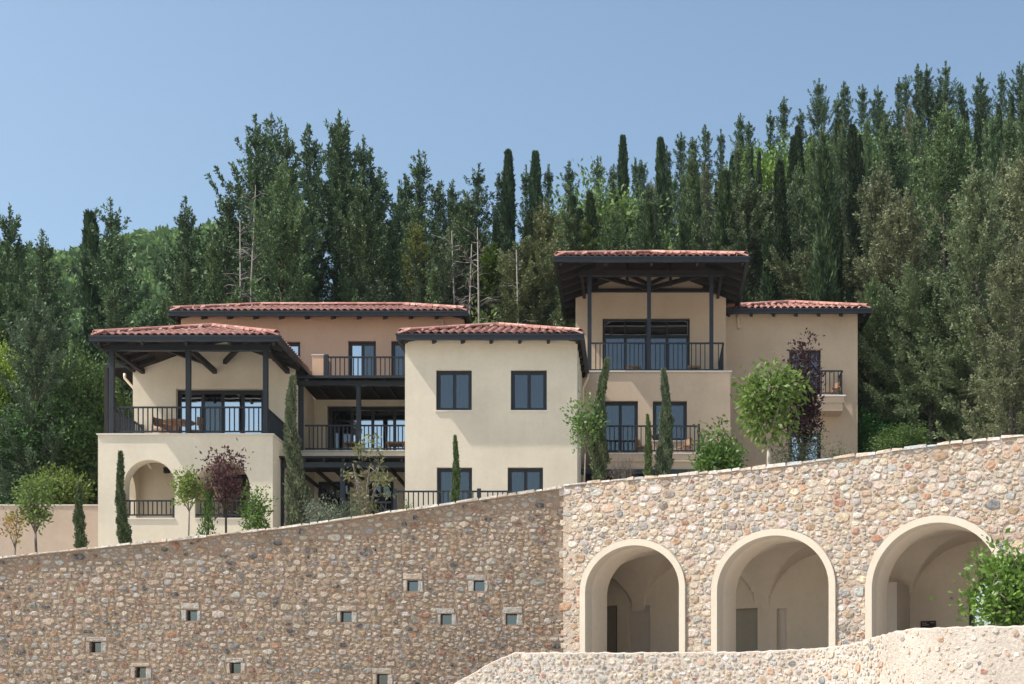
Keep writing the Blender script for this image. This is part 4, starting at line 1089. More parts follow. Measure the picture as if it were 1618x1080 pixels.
def lounge(label, x, y, z, w=1.1, hh=1.0):
    t = thing('bench', label, 'bench', (x, y, z)); box('seat', 'wood', t, x - w / 2, x + w / 2, y - .3, y + .3, z + .33, z + .40); box('backrest', 'wood', t, x - w / 2, x + w / 2, y + .24, y + .30, z + .401, z + .46)
    for sx in (-1, 1):
        for sy in (-.26, .26): box('leg', 'wood', t, x + sx * (w / 2 - .06) - .025, x + sx * (w / 2 - .06) + .025, y + sy - .025, y + sy + .025, z, z + .329)
lounge('low brown wooden seat on the recessed balcony, at its right end', X(628, 50.0), 50.0, zF2 + .01, .7); lounge('low brown wooden seat near the middle post of the recessed balcony', X(556, 50.0), 50.0, zF2 + .01, .5)
lounge('low tan seat on the roofed top terrace, left of the middle post', X(1001, 51.0), 51.0, zTD + .03, .5); lounge('low tan seat on the roofed top terrace, near the right post', X(1096, 51.0), 51.0, zTD + .03, .5)
# pale lantern hanging in the pergola
ln = thing('hanging_lantern', 'small dark lantern hanging under the lower pergola beam', 'lantern', (X(556, 48), 48, Z(758, 48)))
MB().tube([(X(556, 48), 48, Z(757, 48)), (X(556, 48), 48, Z(753, 48)), (X(556, 48), 48, Z(750, 48))], [.07, .09, .03], 10).build('lamp_body', 'timber', ln); MB().tube([(X(556, 48), 48, Z(750, 48)), (X(556, 48), 48, Z(730, 48))], [.008, .008], 5).build('cord', 'timber', ln)

# ------------------------------------------------------------------ vegetation
def foliage_mesh(name, mat, P, Dv, L, Wd, tint, rg):
    n = len(P); nr = rg.normal(size=(n, 3)); S = np.cross(Dv, nr); S /= np.linalg.norm(S, axis=1)[:, None] + 1e-9
    L = np.asarray(L)[:, None]; Wd = np.asarray(Wd)[:, None]
    V = np.empty((n, 4, 3)); V[:, 0] = P; V[:, 1] = P + Dv * L * .5 + S * Wd * .5; V[:, 2] = P + Dv * L; V[:, 3] = P + Dv * L * .5 - S * Wd * .5
    me = bpy.data.meshes.new(name); me.vertices.add(n * 4); me.vertices.foreach_set('co', V.reshape(-1).astype(np.float32))
    me.loops.add(n * 4); me.loops.foreach_set('vertex_index', np.arange(n * 4, dtype=np.int32))
    me.polygons.add(n); me.polygons.foreach_set('loop_start', np.arange(0, n * 4, 4, dtype=np.int32)); me.polygons.foreach_set('loop_total', np.full(n, 4, dtype=np.int32))
    at = me.attributes.new('tint', 'FLOAT', 'POINT'); at.data.foreach_set('value', np.repeat(np.clip(tint, 0, 1), 4).astype(np.float32))
    me.materials.append(M[mat]); me.update(calc_edges=True); return me

def norm(a): return a / (np.linalg.norm(a, axis=1)[:, None] + 1e-9)

def conifer_meshes(seed, H, Rr, nb, mat, base=.08, leaf=.155, dens=112, rise=(.1, .9), pow_=.85, bark='bark_dark', plume=.15, leaders=2, bare=0, twigs=4):
    rg = np.random.default_rng(seed); r = random.Random(seed)
    P, Dv, T = [], [], []; tb = MB()
    sway = rg.uniform(-.25, .25, 4)
    def trunk(z): t = z / H; return np.array([sway[0] * math.sin(t * 3 + 1) + sway[2] * t, sway[1] * math.sin(t * 2.5) + sway[3] * t, z])
    tb.tube([trunk(H * k / 8) for k in range(9)], [max(.02, .011 * H * (1 - k / 8.3)) for k in range(9)], 7)
    def plume_at(path, rad, dens_, cl):
        path = np.array(path); seg = np.linalg.norm(np.diff(path, axis=0), axis=1).sum(); n = int(dens_ * seg * (rad / .15) ** .8) + 3
        k = len(path) - 1; s = rg.uniform(0, 1, n) ** .9; i = np.minimum((s * k).astype(int), k - 1); f = (s * k - i)[:, None]
        c = path[i] * (1 - f) + path[i + 1] * f; tan = norm(path[i + 1] - path[i])
        off = rg.normal(size=(n, 3)); off *= (rad * (1.1 - s * .85))[:, None] * .6; c = c + off
        d = norm(tan * .7 + norm(off) * .6 + np.array([0, 0, .12]) + rg.normal(size=(n, 3)) * .38)
        P.append(c); Dv.append(d); T.append(np.clip(cl + rg.normal(0, .15, n) + s * .2, 0, 1))
    for q in range(leaders):
        h0 = H * r.uniform(.66, .82); top = H * (1 if q == 0 else r.uniform(.86, .95)); a = r.uniform(0, 6.28); o = 0 if q == 0 else Rr * .16
        path = [trunk(h0 + (top - h0) * k / 6) + np.array([math.cos(a) * o * min(1, k / 4), math.sin(a) * o * min(1, k / 4), 0]) for k in range(7)]
        plume_at(path, .13, dens, .5)
        for k in range(16):      # short upcurved side shoots near the tip
            s = .08 + .86 * k / 16; p = np.array(path[0]) * (1 - s) + np.array(path[-1]) * s; a2 = k * 2.4 + r.random(); l = (.18 + Rr * .62 * (1 - s) ** .9) * r.uniform(.55, 1.25)
            plume_at([p, p + np.array([math.cos(a2) * l * .7, math.sin(a2) * l * .7, l * .15]), p + np.array([math.cos(a2) * l, math.sin(a2) * l, l * .62])], .10, dens, .45 + .3 * r.random())
    for b in range(nb):
        t = base + (1 - base) * ((b + r.random()) / nb) ** .9; t = min(t, .95)
        prof = min(1, (t - base) / .12 * .5 + .5) * (1 - t) ** pow_ / (1 - base) ** pow_
        ln = max(.35, Rr * prof * r.choice((.55, .75, 1, 1, 1.15, 1.4)) * r.uniform(.85, 1.1)); a = b * 2.4 + r.uniform(-.6, .6)
        rs_ = (rise[0] + (rise[1] - rise[0]) * t) * r.uniform(.6, 1.4); p0 = trunk(t * H * .98)
        def at(s, da=0.0): return p0 + np.array([math.cos(a + da * s) * ln * s, math.sin(a + da * s) * ln * s, ln * (rs_ * s + .55 * s ** 3 - .12 * s)])
        path = [at(k / 5) for k in range(6)]
        tb.tube([path[0], path[2], path[4]], [.03 + .01 * ln, .018 + .005 * ln, .008], 4); cl = .2 + .5 * r.random()
        rad = plume * (.6 + .25 * ln); plume_at(path[1:], rad, dens, cl)
        for w_ in range(int(twigs * min(1.6, .5 + ln * .5))):
            s = r.uniform(.2, .92); q = at(s); tl = ln * r.uniform(.2, .42); ta = a + r.choice((-1, 1)) * r.uniform(.4, 1.2); up = r.uniform(-.25, .9)
            e = q + np.array([math.cos(ta) * tl, math.sin(ta) * tl, tl * up]); m_ = (q + e) / 2 + np.array([0, 0, -.08 * tl])
            plume_at([q, m_, e], rad * .75, dens, cl + r.uniform(-.12, .18))
    P = np.concatenate(P); Dv = np.concatenate(Dv); T = np.concatenate(T)
    L = leaf * rg.uniform(.6, 1.3, len(P)); crown = foliage_mesh('crown', mat, P, Dv, L, L * rg.uniform(.30, .46, len(P)), T, rg)
    for k in range(bare):
        z = H * r.uniform(.05, .55); a = r.uniform(0, 6.28); l = r.uniform(.6, 2.0); p = trunk(z)
        pt = [p, p + np.array([math.cos(a) * l * .6, math.sin(a) * l * .6, l * .05]), p + np.array([math.cos(a) * l, math.sin(a) * l, -l * .1 + r.uniform(-.1, .3)])]
        tb.tube(pt, [.025, .014, .005], 4)
    print('crown', seed, len(P))
    return crown, tb.mesh('trunk', bark, smooth=True)

def column_meshes(seed, H, rad, mat, n, leaf=.3, lean=(0, 0), bark='bark_dark', base=.02, wob=.08, rough=.16, tipp=.55):
    rg = np.random.default_rng(seed); s = rg.uniform(0, 1, n); a = rg.uniform(0, 6.283, n)
    prof = np.minimum(1, (s + .03) / .13) ** .6 * np.where(s > tipp, np.clip((1 - s) / (1 - tipp), 0, 1) ** (.5 if seed > 99 else .8) * .93 + .07, 1)
    lump = 1 + 1.5 * rough * (np.sin(a * 2 + s * 23) + np.sin(a * 3 - s * 41 + 1.7) * .7 + rg.normal(0, .35, n))
    rr = rad * prof * lump * np.sqrt(rg.uniform(.25, 1, n)); z = H * (base + (1 - base) * s * .985)
    cx = lean[0] * s ** 1.5 + wob * rad * 3 * np.sin(s * 7 + seed); cy = lean[1] * s + wob * rad * 2 * np.cos(s * 6)
    P = np.stack([cx + rr * np.cos(a), cy + rr * np.sin(a), z], 1)
    out = np.stack([np.cos(a), np.sin(a), np.zeros(n)], 1); Dv = norm(out * .42 + np.array([0, 0, 1.0]) + rg.normal(size=(n, 3)) * .25)
    L = leaf * rg.uniform(.6, 1.3, n); T = .35 + .3 * np.sin(a * 3 + s * 30) + rg.normal(0, .2, n)
    tb = MB(); tb.tube([(0, 0, -.1), (lean[0] * .3, lean[1] * .5, H * .5), (lean[0] * .85, lean[1] * .9, H * .9)], [max(.04, rad * .14), rad * .1, .015], 6)
    return foliage_mesh('crown', mat, P, Dv, L, L * rg.uniform(.28, .42, n), T, rg), tb.mesh('trunk', bark, smooth=True)

def broad_meshes(seed, H, th, rad, mat, nleaf, leaf=.1, bark='bark', tr=.05, limbs=6, subs=5, squash=1.0, shell_=.45, droop=.0, clump=.16, lw=.5, lean=(0, 0), multi=1, shoots=0, centre=None):
    """trunk to height th, limbs into an ellipsoid crown, leaves in clumps on twigs"""
    rg = np.random.default_rng(seed); r = random.Random(seed); tb = MB(); tips = []
    cz = (H + th) / 2; hz = (H - th) / 2 * 1.02
    for q in range(multi):
        bx = (r.uniform(-.12, .12), r.uniform(-.12, .12)) if multi > 1 else (0, 0)
        t0 = [(bx[0], bx[1], -.1), (bx[0] + lean[0] * .5 + r.uniform(-.03, .03), bx[1] + lean[1] * .5, th * .55), (bx[0] * 1.5 + lean[0], bx[1] + lean[1], th + .05)]
        tb.tube(t0, [tr, tr * .85, tr * .75], 8); top = Vector(t0[-1])
        for l in range(limbs):
            a = 6.283 * (l + r.random() * .7) / limbs; el = r.uniform(-.5, .95)
            e = Vector((math.cos(a) * rad * .62 * math.sqrt(1 - el * el * .8), math.sin(a) * rad * .62 * math.sqrt(1 - el * el * .8), cz + hz * .62 * el)) + Vector((lean[0], lean[1], 0))
            mid = top.lerp(e, .5) + Vector((r.uniform(-.1, .1) * rad, r.uniform(-.1, .1) * rad, rad * .10))
            tb.tube([top, mid, e], [tr * .55, tr * .35, tr * .2], 5)
            for s in range(subs):
                u = rg.normal(size=3); u /= np.linalg.norm(u); u[2] *= squash
                rr = (shell_ + (1 - shell_) * r.random()); en = Vector((u[0] * rad * rr + lean[0], u[1] * rad * rr + lean[1], cz + u[2] * hz * rr))
                st = top.lerp(e, r.uniform(.4, 1)) if (en - e).length > rad * .9 else mid.lerp(e, r.uniform(.2, 1))
                tb.tube([st, st.lerp(en, .5) + Vector((0, 0, .03)), en], [tr * .2, tr * .13, tr * .05], 4)
                for f in (.55, .8, 1.0): tips.append(tuple(st.lerp(en, f)) + (r.random(),))
    for k in range(shoots):
        a = r.uniform(0, 6.28); b = Vector((math.cos(a) * rad * .3, math.sin(a) * rad * .3, H * .85)); e = b + Vector((r.uniform(-.1, .1), 0, H * r.uniform(.08, .2)))
        tb.tube([b, e], [tr * .15, tr * .05], 4); tips += [tuple(b.lerp(e, f)) + (r.random(),) for f in (.3, .7, 1)]
    tips = np.array(tips); i = rg.integers(0, len(tips), nleaf); off = rg.normal(size=(nleaf, 3)) * clump; P = tips[i, :3] + off
    Dv = norm(norm(off) * .8 + rg.normal(size=(nleaf, 3)) * .5 + np.array([0, 0, .25 - droop])); L = leaf * rg.uniform(.6, 1.25, nleaf)
    T = tips[i, 3] * .5 + rg.uniform(0, .5, nleaf)
    return foliage_mesh('crown', mat, P, Dv, L, L * lw * rg.uniform(.8, 1.2, nleaf), T, rg), tb.mesh('trunk', bark, smooth=True)

def put(name, label, cat, meshes, loc, rz=0, sc_=(1, 1, 1), tint=(1, 1, 1), group=None, trunk_tint=None):
    t = thing(name, label, cat, loc, group); t.rotation_euler = (0, 0, rz); t.scale = sc_
    for nm, me in zip(('crown', 'trunk'), meshes):
        if me is None: continue
        o = bpy.data.objects.new(nm, me); COL.objects.link(o); o.parent = t; o.color = (*tint, 1)
    return t

# ---- garden plants, from left to right
def gz(px, D): return terrain(X(px, D), D) - .03
def plant(name, label, cat, px, top, D, kind, hw=None, tint=(1, 1, 1), rz=0, **kw):
    z0 = gz(px, D); H = Z(top, D) - z0; x = X(px, D)
    m = kind(H)
    return put(name, label, cat, m, (x, D, z0), rz, (1, 1, 1), tint)
G = plant
G('sapling', 'thin sapling with sparse red and yellow leaves, far left', 'tree', 24, 782, 41, lambda H: broad_meshes(1, H, H * .35, .55, 'autumn', 260, .11, 'bark', .03, 4, 4, clump=.06, shell_=.3))
G('young_tree', 'small round green tree in front of the beige wall', 'tree', 56, 745, 41.5, lambda H: broad_meshes(2, H, H * .42, .68, 'lime', 1300, .13, 'bark', .045, 6, 6, clump=.12, shell_=.35), tint=(.72, .80, .8))
for i, (px, tp) in enumerate(((82, 742), (108, 752))):
    sh = put('shrub', ('tall yellow green shrub behind the beige wall', 'lower yellow green shrub beside the small cypress, behind the beige wall')[i], 'shrub',
        broad_meshes(3 + i, Z(tp, 50.4) - Z(810, 50.4) + .3, .4, 1.0, 'lime', 2600, .14, 'bark', .04, 6, 6, clump=.15, multi=2), (X(px, 50.6), 50.6, Z(810, 50.6) - .3), tint=(.7, .75, .7))
G('cypress', 'small slim cypress in front of the beige wall', 'cypress', 127, 763, 41, lambda H: column_meshes(6, H, .12, 'cyp', 5500, .09, (-.02, 0), rough=.2), tint=(.8, .86, .74))
G('cypress', 'slim leaning cypress before the first arch of the left house', 'cypress', 197, 713, 41.5, lambda H: column_meshes(7, H, .155, 'cyp', 8000, .10, (-.17, 0), rough=.18, tipp=.2), tint=(.78, .84, .74))
G('young_tree', 'light green sapling with a thin straight trunk between the two arches', 'tree', 299, 730, 41.5, lambda H: broad_meshes(8, H, H * .5, .52, 'lime', 1300, .11, 'bark', .028, 6, 5, clump=.09, shell_=.3))
G('climbing_shrub', 'narrow dark leafy climber left of the purple tree', 'shrub', 330, 758, 41.3, lambda H: column_meshes(9, H, .19, 'green', 1500, .10, (-.05, 0), rough=.35, tipp=.3))
G('plum_tree', 'purple leaved tree in front of the second arch', 'tree', 357, 684, 41.5, lambda H: broad_meshes(10, H, H * .38, .78, 'plum', 1150, .12, 'bark_dark', .04, 8, 6, clump=.11, shell_=.3), tint=(1.15, 1.1, 1.15))
G('shrub', 'bright green leafy shrub right of the purple tree', 'shrub', 403, 761, 41.3, lambda H: broad_meshes(11, H, .15, .45, 'green', 1500, .11, 'bark', .03, 6, 5, clump=.10, multi=2), tint=(1.3, 1.25, 1.3))
G('cypress', 'large garden cypress at the corner of the arched house', 'cypress', 466, 594, 41.5, lambda H: column_meshes(12, H, .29, 'cyp', 26000, .12, (-.08, 0), rough=.17, tipp=.08), tint=(1.2, 1.15, 1.3))
G('olive_bush', 'rounded silvery olive bush right of the large garden cypress', 'shrub', 508, 781, 41.5, lambda H: broad_meshes(13, H, .1, .7, 'olive', 3400, .09, 'bark', .03, 6, 6, clump=.12, multi=3, lw=.3))
G('olive_bush', 'small silvery olive bush under the sparse branched tree', 'shrub', 556, 783, 42, lambda H: broad_meshes(14, H, .1, .6, 'olive', 1500, .09, 'bark', .03, 5, 5, clump=.10, multi=2, lw=.3), tint=(.85, .9, .8))
G('young_tree', 'sparse branched tree with a few drooping olive brown leaves before the recess', 'tree', 580, 700, 41.5, lambda H: broad_meshes(15, H, H * .2, .95, 'loquat', 420, .18, 'bark', .055, 7, 2, clump=.07, lw=.38, droop=.5, shell_=.6, shoots=4))
G('cypress', 'very thin cypress in front of the plain cream block', 'cypress', 720, 688, 42, lambda H: column_meshes(16, H, .095, 'cyp', 6500, .08, (.0, 0), rough=.16, tipp=.5), tint=(.85, 1.0, .7))
G('shrub', 'tiny dark green shoots on the wall beside the railing end', 'shrub', 645, 783, 41, lambda H: broad_meshes(17, H, .05, .16, 'green', 200, .08, 'bark', .012, 4, 4, clump=.04))
G('young_tree', 'green sapling at the right corner of the plain cream block', 'tree', 925, 619, 41, lambda H: broad_meshes(18, H, H * .46, .55, 'green', 1150, .12, 'bark', .03, 7, 5, clump=.11, shell_=.35), tint=(1.5, 1.35, 2.0))
G('cypress', 'tall curved cypress before the tall tan block', 'cypress', 942, 565, 41.5, lambda H: column_meshes(19, H, .185, 'cyp', 22000, .10, (.28, 0), rough=.2, tipp=.45, wob=.12), tint=(1.1, 1.1, 1.1))
G('bare_shrub', 'leafless twiggy shrub at the foot of the tall curved cypress', 'shrub', 984, 700, 41, lambda H: broad_meshes(20, H, .08, .6, 'autumn', 60, .05, 'bark', .016, 8, 8, clump=.05, multi=4, shell_=.5))
G('cypress', 'thin short cypress in front of the balcony', 'cypress', 1026, 655, 41, lambda H: column_meshes(21, H, .085, 'cyp', 4500, .08, (-.06, 0), rough=.22, tipp=.5), tint=(.95, 1.05, .75))
G('cypress', 'dense cypress right of the thin short one, before the balcony', 'cypress', 1051, 582, 41.2, lambda H: column_meshes(22, H, .175, 'cyp', 17000, .10, (-.02, 0), rough=.2, tipp=.4), tint=(1.1, 1.15, 1.3))
G('citrus_bush', 'dense glossy green bush at the right corner of the tall block', 'shrub', 1135, 686, 39.5, lambda H: broad_meshes(23, H, .1, .68, 'citrus', 6000, .13, 'bark', .03, 7, 7, clump=.13, multi=3))
G('young_tree', 'sparse tree with olive leaves rising behind the glossy bush', 'tree', 1132, 645, 41.5, lambda H: broad_meshes(24, H, H * .4, .7, 'loquat', 330, .18, 'bark_pale', .03, 6, 3, clump=.07, lw=.4, droop=.4), tint=(.8, .95, .8))
G('mulberry_tree', 'round bright green tree with a pale straight trunk before the right wing', 'tree', 1215, 568, 39.5, lambda H: broad_meshes(25, H, H * .42, .92, 'green', 2800, .19, 'bark_pale', .07, 11, 5, clump=.20, shell_=.45, droop=.5), tint=(1.55, 1.3, 1.4))
G('plum_tree', 'dark purple leaved tree against the right wing', 'tree', 1268, 548, 41.5, lambda H: broad_meshes(26, H, H * .3, .62, 'plum2', 5200, .12, 'bark_dark', .05, 9, 9, clump=.12, shell_=.2, shoots=7))
G('olive_tree', 'grey green olive tree below the small balcony', 'tree', 1262, 668, 40.5, lambda H: broad_meshes(27, H, .35, 1.0, 'olive', 2000, .10, 'bark_dark', .06, 7, 6, clump=.14, lw=.3), tint=(.6, .66, .5))
G('olive_tree', 'small olive shrub below the right end of the small balcony', 'tree', 1322, 688, 40.5, lambda H: broad_meshes(28, H, .15, .5, 'olive', 1200, .09, 'bark_dark', .03, 6, 5, clump=.09, lw=.3, multi=2), tint=(.6, .66, .48))
# citrus tree in the right foreground, in front of the third arch
xc, yc = X(1602, 28.2), 28.2
put('citrus_tree', 'glossy green citrus bush behind the parapet at the right edge', 'tree', broad_meshes(29, Z(852, yc) - 3.0, .55, 1.02, 'citrus', 5600, .15, 'bark', .06, 10, 10, clump=.13, shell_=.3), (xc, yc, 3.0), tint=(1.6, 1.5, 1.4))

# ---- forest
sky_px = [-60, 0, 20, 45, 75, 100, 140, 160, 190, 215, 240, 275, 300, 330, 350, 385, 430, 450, 480, 525, 570, 610, 640, 665, 690, 715, 750, 775, 800, 847, 870, 900, 925, 945, 985, 1010, 1040, 1065, 1115, 1140, 1170, 1200, 1235, 1260, 1293, 1335, 1360, 1420, 1450, 1490, 1520, 1550, 1590, 1618, 1680]
sky_py = [330, 330, 345, 420, 400, 510, 520, 380, 330, 350, 430, 400, 325, 330, 290, 200, 190, 210, 230, 190, 225, 310, 300, 250, 300, 295, 270, 310, 300, 300, 290, 268, 290, 260, 290, 280, 235, 230, 215, 220, 190, 205, 175, 185, 145, 165, 160, 160, 120, 115, 150, 140, 130, 110, 100]
def sky_at(px): return lerp(px, sky_px, sky_py)
PR = {}
PR['wide1'] = (conifer_meshes(101, 18, 3.3, 90, 'conifer', bare=6), 18)
PR['wide2'] = (conifer_meshes(102, 17, 2.8, 84, 'conifer', rise=(.2, 1.2), leaders=3, bare=4), 17)
PR['wide3'] = (conifer_meshes(112, 17, 3.0, 76, 'conifer', rise=(.0, .7), leaders=1, bare=8), 17)
PR['mid1'] = (conifer_meshes(103, 16, 1.75, 80, 'conifer', rise=(.2, .9), leaders=1, bare=14, base=.18), 16)
PR['mid2'] = (conifer_meshes(104, 15, 1.35, 74, 'conifer', rise=(.3, 1.1), leaders=2, base=.12), 15)
PR['mid3'] = (conifer_meshes(113, 15, 1.1, 70, 'conifer', rise=(.3, 1.2), leaders=1, base=.1, pow_=.62), 15)
PR['col1'] = (column_meshes(105, 14, .38, 'conifer', 24000, .26, rough=.14, tipp=.6), 14)
PR['col2'] = (column_meshes(106, 13, .52, 'conifer', 24000, .26, rough=.24, tipp=.3), 13)
PR['olive1'] = (conifer_meshes(107, 15, 3.6, 90, 'conifer_ol', leaf=.15, dens=125, rise=(.1, .8), pow_=.55, bark='bark', plume=.19, base=.24, bare=14, twigs=5), 15)
PR['olive2'] = (conifer_meshes(108, 14, 2.3, 74, 'conifer_ol', leaf=.15, dens=115, rise=(.3, 1.2), pow_=.7, bark='bark', plume=.16, base=.15, bare=10), 14)
PR['young'] = (conifer_meshes(109, 9, 1.2, 46, 'young_pine', leaf=.17, dens=110, rise=(.3, 1.1), plume=.13), 9)
PR['hill1'] = (broad_meshes(110, 10, 2.2, 3.6, 'hill_leaf', 22000, .27, 'bark_dark', .2, 9, 14, clump=.42), 10)
PR['tall'] = (conifer_meshes(111, 17, 2.0, 56, 'conifer', rise=(.5, 1.4), base=.5, bare=30, bark='bark'), 17)

def bare_tree(seed, H):
    r = random.Random(seed); tb = MB(); tb.tube([(0, 0, 0), (.1, 0, H * .5), (-.05, .1, H)], [.09, .06, .015], 7)
    for k in range(26):
        z = H * r.uniform(.15, .95); a = r.uniform(0, 6.28); l = (1 - z / H * .7) * r.uniform(.6, 2.2)
        p = Vector((.07, 0, z)); e = p + Vector((math.cos(a) * l, math.sin(a) * l, l * r.uniform(-.2, .5))); md = p.lerp(e, .5) + Vector((0, 0, .15 * l))
        tb.tube([p, md, e], [.035, .02, .006], 4)
        for q in range(3):
            s = md.lerp(e, r.random()); tb.tube([s, s + Vector((r.uniform(-.4, .4), r.uniform(-.4, .4), r.uniform(-.1, .4)))], [.012, .004], 3)
    return tb.mesh('trunk', 'deadwood', smooth=True)

def tree_at(kind, px, top, D, label, name='conifer_tree', cat='tree', tint=(1, 1, 1), group=None, rz=None, w=1.0, maxs=1.6):
    meshes, H0 = PR[kind]; x = X(px, D); z0 = terrain(x, D) - .3; H = Z(top, D) - z0; s = H / H0
    ws = w * max(.55, min(1.25, s ** .6))
    return put(name, label, cat, meshes, (x, D, z0), rnd.uniform(0, 6.28) if rz is None else rz, (ws, ws, s), tint, group)

BLUE = (.82, .95, 1.0)
skyline = [
 ('wide2', 8, 322, 62, 'dark conifer at the far left edge with an open pointed top'),
 ('wide3', 75, 362, 57, 'grey green feathery conifer left of the arched house'),
 ('col2', 143, 336, 66, 'thin dark cypress left of the broad dark conifer'),
 ('wide3', 186, 315, 64, 'broad dark conifer with spread branch tips behind the arched house'),
 ('wide3', 296, 316, 66, 'bushy dark conifer above the left end of the long roof'),
 ('wide3', 355, 290, 68, 'dark conifer left shoulder of the tallest left clump'),
 ('wide1', 404, 182, 70, 'tallest dark conifer on the left of the clump above the long roof'),
 ('mid1', 432, 186, 74, 'slender dark conifer between the two highest left crowns'),
 ('wide2', 453, 198, 67, 'tall conifer with pale green shoots above the long roof'),
 ('mid1', 492, 200, 72, 'tall slim conifer left of the highest one'),
 ('wide2', 527, 174, 68, 'highest dark conifer above the long roof'),
 ('mid2', 545, 192, 71, 'slender conifer touching the highest one on its right'),
 ('wide2', 571, 214, 70, 'dark conifer at the right of the tall clump'),
 ('mid2', 592, 262, 72, 'lower conifer on the right shoulder of the tall clump'),
 ('wide2', 622, 302, 78, 'small dark conifer in the dip right of the tall clump'),
 ('mid2', 645, 280, 80, 'narrow conifer left of the pointed one above the block roof'),
 ('mid1', 666, 240, 80, 'pointed conifer standing above its neighbours over the central roof'),
 ('mid2', 686, 285, 82, 'narrow conifer right of the pointed one above the central roof'),
 ('wide2', 712, 288, 82, 'blunt dark conifer left of the pale sparse one'),
 ('wide3', 752, 256, 80, 'tall sparse conifer with a thin spire above the gap'),
 ('mid2', 790, 268, 84, 'conifer pressed against the first flat topped column cypress'),
 ('col1', 802, 238, 84, 'column cypress with a flat top, first of the two above the gap'),
 ('mid3', 832, 262, 86, 'rough conifer left of the second column cypress'),
 ('col1', 848, 238, 84, 'column cypress, second of the two above the gap'),
 ('mid3', 868, 262, 88, 'conifer with twin tips right of the second column cypress'),
 ('mid1', 901, 256, 86, 'open branched conifer left of the big roof top'),
 ('mid1', 947, 248, 88, 'wide topped conifer above the left end of the big roof'),
 ('mid2', 966, 262, 92, 'thin conifer close left of the sharp column cypress'),
 ('col1', 986, 213, 86, 'sharp tall column cypress above the big roof'),
 ('mid3', 1003, 250, 94, 'low thin conifer right of the sharp column cypress'),
 ('mid2', 1018, 252, 92, 'short conifer between the sharp cypress and the thick spires'),
 ('col2', 1042, 218, 90, 'thick dark spire above the middle of the big roof'),
 ('mid3', 1053, 232, 92, 'narrow spire just right of the thick dark one'),
 ('mid1', 1074, 210, 94, 'feathery conifer above the right part of the big roof'),
 ('mid2', 1098, 215, 97, 'conifer between two feathery ones on the slope'),
 ('mid1', 1116, 198, 98, 'tall conifer above the right end of the big roof'),
 ('mid3', 1139, 206, 100, 'small conifer before the skyline rises on the right slope'),
 ('mid1', 1168, 180, 102, 'pair topped conifer at the start of the right ridge'),
 ('mid2', 1184, 190, 104, 'dark narrow conifer behind the right ridge start'),
 ('mid3', 1216, 175, 105, 'small dark conifer left of the ridge spire'),
 ('mid1', 1237, 154, 104, 'ridge spire left of the highest mid ridge conifer'),
 ('mid3', 1264, 174, 106, 'short conifer in the notch of the ridge'),
 ('wide1', 1294, 124, 104, 'large pointed conifer on the ridge, above the right wing'),
 ('mid3', 1325, 148, 108, 'thin conifer right of the large pointed ridge one'),
 ('mid2', 1338, 130, 110, 'wispy conifer near the middle of the ridge'),
 ('mid1', 1361, 134, 108, 'leaning tipped conifer on the ridge'),
 ('wide2', 1390, 136, 108, 'bushy conifer on the ridge between two spires'),
 ('mid3', 1421, 124, 110, 'narrow spire left of the twin high ridge trees'),
 ('mid1', 1432, 120, 108, 'dark conifer close to the twin high ridge trees'),
 ('mid1', 1452, 102, 108, 'left one of the twin high ridge trees'),
 ('wide2', 1468, 100, 108, 'right one of the twin high ridge trees'),
 ('wide1', 1494, 97, 108, 'tall ridge conifer right of the twin trees'),
 ('mid2', 1520, 130, 112, 'lower conifer in the last dip of the ridge'),
 ('wide2', 1551, 116, 108, 'broad topped ridge conifer near the right edge'),
 ('mid1', 1584, 114, 110, 'slim ridge conifer beside the right edge'),
 ('wide1', 1611, 97, 108, 'last ridge conifer, cut by the right edge'),
]
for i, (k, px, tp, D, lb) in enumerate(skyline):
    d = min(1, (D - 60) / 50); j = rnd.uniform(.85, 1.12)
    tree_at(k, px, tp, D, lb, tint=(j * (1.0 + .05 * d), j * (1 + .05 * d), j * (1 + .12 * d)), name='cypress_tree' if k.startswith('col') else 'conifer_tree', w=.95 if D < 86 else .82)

# slope fill, row by row; heights kept under the skyline
rf = random.Random(77)
LMK = [(-9999, 'at the far left edge'), (90, 'left of the arched house'), (190, 'behind the corner terrace roof'), (290, 'behind the long roof left end'), (380, 'under the tall left clump'), (470, 'behind the long roof middle'), (560, 'right of the tall clump'), (640, 'behind the central roof'), (740, 'in the gap between the roofs'), (810, 'left of the big roof'), (890, 'behind the big roof left half'), (980, 'below the sharp column cypress'), (1060, 'behind the big roof right half'), (1140, 'where the ridge starts'), (1220, 'below the ridge spire'), (1290, 'above the right wing'), (1370, 'right of the right wing'), (1450, 'below the twin ridge trees'), (1520, 'near the right edge'), (1590, 'at the right edge')]
LAST = {}
def forest_label(k, j, g_, px, D, ri_):
    kind = {'mid1': 'slender conifer', 'mid2': 'twin topped conifer', 'mid3': 'very narrow conifer', 'wide1': 'broad conifer', 'wide2': 'many topped conifer', 'wide3': 'broad open conifer', 'col1': 'column cypress', 'col2': 'thick column cypress', 'oliv': 'feathery conifer', 'olive2': 'feathery conifer', 'tall': 'bare trunked conifer', 'hill1': 'round leafy tree'}[k]
    tone = ('olive' if g_ > .6 else '') or ('deep green' if g_ < .3 else 'green'); br = 'pale ' if j > 1.12 else ('dark ' if j < .9 else '')
    row = ['at the slope foot', 'above the slope foot', 'on the low slope', 'low on the slope', 'below mid slope', 'at mid slope', 'above mid slope', 'high on the slope', 'higher up the slope', 'near the crest', 'on the crest', 'behind the crest'][ri_]
    return br + tone + ' ' + kind + ' ' + row + ' ' + [t for p, t in LMK if px >= p][-1]
rows = [(57.5, 2.6), (61, 2.6), (65, 2.6), (69.5, 2.6), (74, 2.6), (79, 2.7), (84.5, 2.7), (90, 2.8), (96, 2.9), (102, 3.0), (108, 3.1), (114, 3.4)]
cnt = 0
